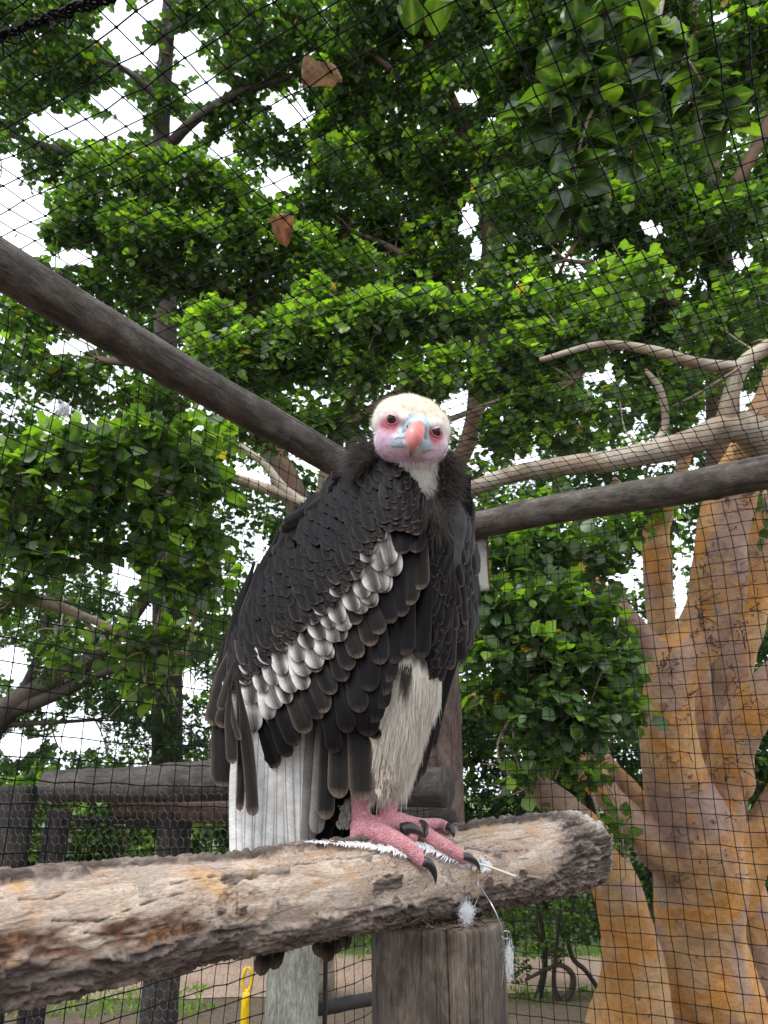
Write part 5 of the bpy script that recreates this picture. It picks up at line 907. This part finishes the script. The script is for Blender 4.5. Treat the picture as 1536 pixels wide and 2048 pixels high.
row([(846, 1046), (800, 1036), (750, 1056), (725, 1100), (676, 1166), (615, 1222), (535, 1296), (500, 1322), (456, 1366)], 21, (34, 27), (84, 72), lambda s: 'dark' if s < .3 or rs.rand() < .6 else 'brown', .6, -.008, (4, 14, 18, 14, 4))
row([(846, 1066), (800, 1056), (757, 1082), (737, 1124), (686, 1194), (628, 1248), (545, 1322), (510, 1347), (462, 1389)], 18, (40, 33), (94, 82), wk, .12, -.004, (4, 14, 18, 14, 4), wj=.14)
row([(842, 1104), (793, 1112), (768, 1144), (745, 1182), (708, 1224), (655, 1266), (612, 1304), (566, 1352), (522, 1390), (476, 1422)], 17, (43, 36), (108, 92), wk, .42, .0, (4, 14, 18, 14, 2), wj=.14)
row([(790, 1156), (755, 1194), (716, 1240), (672, 1286), (636, 1340), (599, 1368), (564, 1410), (520, 1456), (494, 1470), (452, 1450)], 15, (44, 38), (118, 100), lambda s: 'white', .65, .004, (12, 17, 18, 16, 4), wj=.14)
row([(770, 1186), (738, 1226), (700, 1270), (660, 1320), (626, 1366), (588, 1400), (545, 1440)], 9, (38, 34), (112, 96), lambda s: 'white' if rs.rand() < .6 else 'brown', .3, .007, (12, 18, 20, 18), wj=.12)
row([(842, 1180), (815, 1222), (796, 1238), (775, 1246), (745, 1290), (702, 1340), (674, 1386), (641, 1432), (620, 1458), (590, 1504), (556, 1538)], 16, (42, 37), (190, 170), lambda s: 'dark' if rs.rand() < .75 else 'brown', .35, .012, (3, 10, 14, 20, 24), h0=.014)
row([(842, 1320), (816, 1318), (792, 1322), (770, 1400), (752, 1446), (738, 1478)], 8, (42, 48), (250, 260), 'dark', .2, .024, (-3, 1, 0, -2, -2), h0=.016)
row([(764, 1330), (735, 1400), (700, 1470), (668, 1510)], 5, (44, 38), (230, 220), 'dark', .2, .020, (3, 6, 7, 6), h0=.016)
# long flight feathers, root -> tip
LONG = [((722, 1330), (726, 1603), 48, 'brown', -.075, -.07), ((694, 1340), (678, 1597), 44, 'brown', -.07, -.062), ((668, 1390), (652, 1640), 36, 'brown', -.055, -.035), ((650, 1400), (634, 1668), 32, 'grey', -.05, -.02),
        ((632, 1400), (616, 1690), 32, 'grey', -.045, -.005), ((700, 1420), (702, 1570), 40, 'brown', -.06, -.05), ((745, 1380), (752, 1478), 40, 'dark', -.07, -.07),
        ((598, 1420), (600, 1705), 30, 'tail', -.04, .0), ((576, 1440), (578, 1712), 32, 'tail', -.042, -.004), ((556, 1450), (553, 1716), 32, 'tail', -.038, -.01), ((536, 1450), (528, 1722), 34, 'tail', -.036, -.016),
        ((518, 1440), (506, 1726), 32, 'tail', -.034, -.022), ((500, 1430), (488, 1728), 32, 'tail', -.03, -.028), ((486, 1440), (474, 1730), 26, 'tail', -.026, -.03), ((612, 1430), (610, 1700), 26, 'grey', -.04, .004),
        ((470, 1410), (507, 1632), 26, 'brown', -.07, -.075), ((462, 1400), (480, 1622), 17, 'brown', -.055, -.062), ((448, 1400), (466, 1528), 24, 'brown', -.05, -.06), ((455, 1420), (480, 1480), 12, 'brown', -.07, -.075),
        ((436, 1420), (446, 1574), 44, 'brown', .0, -.004), ((446, 1430), (462, 1560), 40, 'brown', .006, .0), ((456, 1300), (426, 1452), 40, 'brown', .03, .015), ((470, 1310), (442, 1456), 36, 'brown', .02, .005), ((452, 1340), (440, 1420), 18, 'brown', -.01, -.014),
        ((470, 1230), (434, 1400), 26, 'dark', .05, .045), ((500, 1160), (456, 1330), 26, 'dark', .055, .055), ((545, 1095), (488, 1240), 26, 'dark', .06, .058)]
for r0, t0, w0, kd, d0, d1 in LONG:
    r1 = (r0[0] + (r0[0] - t0[0]) * .22 + (14 if r0[0] < 500 and kd != 'tail' else 0), r0[1] + (r0[1] - t0[1]) * .22); feather(WING, r1, t0, w0, kd, dy=(d0 + .028, d1), h0=.006, rnd=rs.normal(), roll=.08, arch=.2, bow=rs.normal(0, 3), root_w=.22)
# black inner feathers and vent plumes behind the legs
TAIL = under(VUL, 'tail', *feather_mesh((660, 1500), (640, 1700), 60, 'dark', dy=(.0, .03), point=.1)[:2], M['feather'], feather_mesh((660, 1500), (640, 1700), 60, 'dark', dy=(.0, .03), point=.1)[2])
for r0, t0, w0, d0, d1 in (((640, 1500), (520, 1952), 34, .05, .12), ((650, 1500), (546, 1940), 34, .052, .125), ((676, 1510), (640, 1915), 34, .055, .135), ((690, 1510), (655, 1925), 30, .055, .13), ((700, 1510), (672, 1908), 28, .06, .13), ((708, 1520), (692, 1898), 24, .06, .125),
                           ((690, 1560), (662, 1692), 40, .0, .035), ((705, 1560), (690, 1690), 30, .02, .05), ((700, 1540), (640, 1690), 30, -.01, .02), ((750, 1560), (735, 1660), 24, .04, .05)):
    feather(TAIL, r0, t0, w0, 'dark', dy=(d0, d1), rnd=rs.normal(), point=.14, root_w=.7, arch=.18)
# far wing
def far_surf(px, py): return .075 - .11 * np.sqrt(np.clip(1 - (np.clip((px - 850) / 108, 0, 1)) ** 2.2, 0, 1)) + .05 * np.exp(-np.clip(py - np.interp(px, [880, 910, 935, 955], [985, 995, 1030, 1090]), 0, 300) / 45)
acc = Acc()
for k in range(9):
    for s in np.linspace(0, 1, 9):
        x = np.interp(s, [0, 1], [878, 940]) + rs.normal(0, 4); y = 1020 + 30 * k + s * 22 + rs.normal(0, 5); x = min(x, np.interp(y, [1010, 1050, 1100, 1200, 1270, 1330], [925, 940, 948, 952, 940, 912]))
        V, P, A = feather_mesh((x + 2 - k * .5, y - 52), (x - 2 * (k > 5), y + 14), 26, 'dark' if rs.rand() < .75 else 'brown', surf=far_surf, h0=.012, rnd=rs.normal(), arch=.3, roll=-.08, point=.3); acc.add(V, P, A)
V, P, A = acc.get(); FARW = under(VUL, 'wing', V, P, M['feather'], A); FARW['label'] = 'folded black wing on the far side of the bird'
for r0, t0, w0, kd, d in (((925, 1000), (952, 1150), 18, 'dark', .0), ((935, 1030), (957, 1215), 17, 'dark', .012), ((938, 1080), (952, 1270), 20, 'dark', .008), ((930, 1120), (938, 1300), 24, 'dark', .0), ((915, 1150), (924, 1328), 26, 'dark', -.004), ((905, 1190), (900, 1340), 26, 'brown', -.012), ((890, 1180), (880, 1350), 28, 'dark', -.01), ((928, 1050), (944, 1190), 14, 'brown', -.006), ((918, 1100), (932, 1250), 14, 'brown', -.012), ((912, 1060), (928, 1130), 18, 'brown', -.014), ((910, 1100), (922, 1175), 18, 'brown', -.016), ((905, 1140), (918, 1215), 18, 'brown', -.016), ((900, 1180), (912, 1260), 20, 'brown', -.016)):
    feather(FARW, r0, t0, w0, kd, surf=far_surf, dy=(d, d), rnd=rs.normal(), roll=-.1, point=.25)
for r0, t0, w0, d0, d1 in (((905, 1320), (808, 1597), 30, .05, .03), ((896, 1325), (822, 1575), 30, .056, .04), ((912, 1310), (836, 1555), 28, .06, .05), ((885, 1330), (800, 1585), 28, .064, .05), ((915, 1290), (860, 1500), 26, .062, .058), ((880, 1320), (840, 1450), 30, .04, .035)):
    feather(FARW, r0, t0, w0, 'dark', dy=(d0, d1), rnd=rs.normal(), point=.16, root_w=.7, bow=4)
feather(FARW, (893, 1340), (828, 1545), 5, 'grey', dy=(.040, .026), rnd=.2, point=.05, root_w=.9)
# breast, belly and leg plumes, back
def plumes(n, region, L, w, kind, surf, ang_, h0=.01, amt=.5, arch=.2, aj=.12, dj=.003):
    acc = Acc(); k = 0
    while k < n:
        x, y = region(rs)
        if x is None: continue
        l = min(rs.uniform(*L), max(24, 1608 - y)); th = math.radians(ang_(x, y)) + rs.normal(0, aj); kd = kind(x, y) if callable(kind) else kind
        V, P, A = feather_mesh((x, y), (x + l * math.sin(th), y + l * math.cos(th)), rs.uniform(*w), kd, amt=amt, surf=surf, h0=h0, rnd=rs.normal(), point=.6, arch=arch, bow=rs.normal(0, 3), dy=(rs.uniform(-dj, dj),) * 2); acc.add(V, P, A); k += 1
    return acc.get()
def breast_surf(px, py): return -.075 + .00001 * (px - 860) ** 2 + .00006 * np.clip(py - 1050, 0, 400)
V, P, A = plumes(150, lambda r: (r.uniform(838, 905), r.uniform(1015, 1280)), (70, 110), (16, 30), lambda x, y: 'dark', breast_surf, lambda x, y: -4 + (860 - x) * .08); under(VUL, 'breast_plumage', V, P, M['feather'], A, kind='stuff')
def belly_surf(px, py): return -.088 + .00009 * (px - np.interp(py, [1300, 1600], [840, 765])) ** 2 * .25 + .00008 * (py - 1350)
def bel(r):
    y = r.uniform(1290, 1560) if r.rand() < .75 else r.uniform(1440, 1570); lo, hi = np.interp(y, [1290, 1380, 1480, 1570], [798, 770, 728, 734]), np.interp(y, [1290, 1400, 1500, 1570], [886, 862, 828, 794]); return r.uniform(lo, hi), y
V, P, A = plumes(130, lambda r: (r.uniform(733, 788), r.uniform(1520, 1572)), (26, 46), (2, 5), 'cream', belly_surf, lambda x, y: -6 + (x - 762) * .3, h0=.002, arch=0); under(VUL, 'leg_plumage', V, P, M['feather'], A, kind='stuff')
V, P, A = plumes(40, lambda r: (r.uniform(684, 704), r.uniform(1590, 1640)), (40, 70), (6, 12), 'tail', lambda px, py: 0 * px + .01, lambda x, y: -10); under(VUL, 'vent_plumage', V, P, M['feather'], A, kind='stuff')
# back feathers, on the side turned away from the lens
acc = Acc()
for k in range(12):
    for s in np.linspace(-1, 1, 11):
        t = k / 11.0; cx, cy, r = np.interp(t, [0, .3, .7, 1], [846, 815, 745, 660]), 1010 + t * 470, np.interp(t, [0, .4, 1], [80, 115, 75]); x = cx + s * r * .95 + rs.normal(0, 4); dyb = .03 + .9 * r * SM * math.sqrt(max(0, 1 - s * s)) + .012
        V, P, A = feather_mesh((x + 16, cy - 60), (x - 10, cy + 40), 40, 'dark', dy=(dyb - .006, dyb + .012), h0=0, rnd=rs.normal(), point=.3); acc.add(V, P, A)
V, P, A = acc.get(); under(VUL, 'back_plumage', V, P, M['feather'], A, kind='stuff')
# upper back tufts showing above the wing line
for r0, t0, w0, d in (((700, 960), (655, 985), 22, .06), ((690, 945), (662, 960), 16, .06), ((650, 1010), (566, 1050), 26, .07), ((640, 1025), (560, 1062), 24, .07), ((680, 985), (610, 1030), 24, .07), ((600, 1060), (545, 1110), 22, .07), ((720, 940), (690, 950), 18, .055), ((560, 1110), (505, 1190), 24, .075), ((520, 1170), (470, 1260), 24, .075)):
    feather(WING, r0, t0, w0, 'dark', dy=(d + .01, d), rnd=rs.normal(), root_w=.3)
# fine down on head, nape ruff
def hairs(sel, n, L, r, mat, name, dirf, jit=.35, seg=3, colf=None):
    ids = rs.choice(np.where(sel)[0], n); acc = Acc()
    for i in ids:
        p0 = BV[i]; d = dirf(i) + rs.normal(size=3) * jit; d /= np.linalg.norm(d); l = rs.uniform(*L); k = np.array([0, 0, -1]) * rs.uniform(0, .35)
        P_ = np.array([p0 + (d * t + k * t * t) * l for t in np.linspace(0, 1, seg + 1)]) - BN[i] * .0006; V, F, _ = tube(P_, np.linspace(r, r * .15, seg + 1), 3, False)
        acc.add(V, F, {'hc': np.tile(colf(i), (len(V), 1))} if colf else None)
    V, P, A = acc.get(); return under(VUL, name, V, P, mat, A, kind='stuff')
g = G('head down'); M['hdown'] = g.done(g.bsdf(Base_Color=g.attr('hc', True), Roughness=.85))
hs = (by_ < 925) & (lo < 888) & (blob(784, 842, 20, 16, .1) < .5) & (blob(871, 866, 17, 15, .1) < .5) & (blob(834, 858, 24, 26, .1) < .5) & (blob(805, 880, 26, 12, .1) < .5)
hcol = lambda i: np.clip(C[i] * rs.uniform(.9, 1.15), 0, .85)
hairs(hs & ((BN[:, 1] > -.75) | (lo < 850)), 8200, (.0022, .0056), .00021, M['hdown'], 'head_down', lambda i: BN[i] * .7 + np.array([0, .35, .5]), .3, 2, hcol)
hairs(head & (BN[:, 1] > -.2) & (lo < 880), 2600, (.005, .011), .00018, M['hdown'], 'crown_fringe', lambda i: BN[i] + np.array([0, .2, .4]), .3, 2, hcol)
hairs(head & (lo > 870) & (BN[:, 1] < .2), 1300, (.003, .006), .0002, M['hdown'], 'chin_bristles', lambda i: BN[i] + np.array([0, 0, -.5]), .4, 2, lambda i: K([.62, .55, .55]))
hairs((by_ > 922) & (by_ < 1012) & (bx > 800) & (bx < 872) & (BN[:, 1] < .3), 2600, (.006, .013), .0003, M['hdown'], 'neck_down', lambda i: BN[i] * .6 + np.array([0, 0, -1]), .3, 2, lambda i: K([.70, .66, .60]) * rs.uniform(.85, 1.1))
# soft belly and thigh feathering
bsel = (white > .35) & (skin < .3) & (BN[:, 1] < .35) & (by_ < 1566) & (by_ > 1290) & (bx > np.interp(by_, [1290, 1400, 1480, 1570], [806, 785, 752, 742]))
def bcol(i):
    y = by_[i] - (bx[i] - 830) * .2; m = float(sstep(.0, .5, .75 - (y - 1295) / 120 + .8 * vnoise(BV[i] * np.array([55, 55, 12]), 3))); return (K([.64, .585, .50]) * (1 - m) + K([.035, .025, .02]) * m) * rs.uniform(.85, 1.1)
hairs(bsel, 6500, (.02, .042), .00075, M['hdown'], 'belly_plumage', lambda i: BN[i] * .10 + np.array([-.2, 0, -1]), .07, 3, bcol)
ruf = g = G('brown ruff'); M['ruff'] = g.done(g.bsdf(Base_Color=g.attr('hc', True), Roughness=.6))
def ruff(name, n, pts, L, dmean, jit):
    acc = Acc(); pts = np.array(pts, float)
    for _ in range(n):
        q = poly_at(pts[:, :2], rs.rand()); t = rs.rand(); dy = np.interp(q[1], pts[np.argsort(pts[:, 1])][:, 1], pts[np.argsort(pts[:, 1])][:, 2]); p0 = B(q[0] + rs.normal(0, 9), q[1] + rs.normal(0, 9), dy + rs.normal(0, .012))
        d = np.array(dmean) + rs.normal(size=3) * jit; d /= np.linalg.norm(d); l = rs.uniform(*L); cv = rs.normal(size=3) * .3 + np.array([0, 0, -.35])
        P_ = np.array([p0 + (d * t + cv * t * t) * l for t in np.linspace(0, 1, 4)]); wd = rs.uniform(.00022, .00055); V, F, _ = tube(P_, np.array([wd, wd, wd * .6, wd * .1]), 3, False); acc.add(V, F, {'hc': np.tile(K([.040, .029, .024]) * rs.uniform(.4, 1.7), (len(V), 1))})
    V, P, A = acc.get(); under(VUL, name, V, P, M['ruff'], A, kind='stuff')
ruff('ruff', 2600, [(752, 905, -.02), (738, 915, -.015), (725, 930, -.01)], (.02, .045), (-.75, .1, .35), .4)
ruff('ruff', 5200, [(878, 915, -.05), (888, 950, -.045), (882, 985, -.05), (872, 1010, -.055)], (.016, .042), (.42, -.1, .1), .5)
ruff('ruff', 1500, [(862, 1000, -.08), (872, 1030, -.075), (880, 1045, -.07)], (.02, .045), (.1, -.25, -1), .35)

# shed feathers lying under the toes
def shed(label, pts, w0, quill, seed, col):
    rs = np.random.RandomState(seed); P = catmull(np.array([log_surface(x, y, l) for x, y, l in pts]), 70); n = len(P); m = bs(800, 1690); t_ = thing('loose_feather', label, 'feather', tuple(P[0])); R = np.linspace(.0004, .0026 if quill else .0011, n)
    V, F, A = tube(P, R, 8); under(t_, 'shaft', V, F, M['quill'], A); T, N, Bn = frames(P); acc = Acc(); stop = int(n * (.78 if quill else .97))
    for k in np.linspace(0, stop - 1, 260):
        i = int(k); up = P[i] - (LA + LT * (P[i] - LA).dot(LT)); up /= np.linalg.norm(up); sd = np.cross(T[i], up); clump = math.sin(k * .9) * .35 + math.sin(k * 2.3) * .2
        for sgn in (-1, 1):
            if rs.rand() < .25 + .25 * (math.sin(k * .35 + sgn) > .6): continue
            L = w0 * m * rs.uniform(.55, 1.0) * min(1, .35 + 2.2 * (k / stop) * (1.25 - k / stop)); d = sd * sgn - T[i] * (.75 + clump); d /= np.linalg.norm(d); e = P[i] + d * L; mid = P[i] + d * L * .5 + up * rs.uniform(0, .0018); e = e - up * (L * L * 4.2) + up * rs.normal(0, .0012); q = np.cross(d, up) * rs.uniform(.0005, .0011)
            acc.add(np.array([P[i] - q, P[i] + q, mid + q, mid - q, e + q * .15, e - q * .15]), [np.array([[0, 1, 2, 3], [3, 2, 4, 5]])], {'hc': np.tile(K(col) * rs.uniform(.85, 1.1), (6, 1))})
    V, F, A = acc.get(); under(t_, 'barbs', V, F, M['hdown'], A, kind='stuff')
M['quill'] = mat_plain('pale quill', (.62, .58, .46, 1), .4, var=.08)
shed('tattered white feather lying under the left foot, pointing along the log', [(832, 1712, .004), (780, 1700, .006), (725, 1690, .007), (665, 1686, .009), (610, 1684, .011)][::-1], 15, False, 3, (.74, .75, .77))
shed('white feather with thick bare quill sticking out past the right foot', [(815, 1684, .004), (860, 1698, .004), (905, 1714, .004), (955, 1727, .005), (990, 1738, .006), (1030, 1753, .012)], 20, True, 5, (.70, .72, .75))
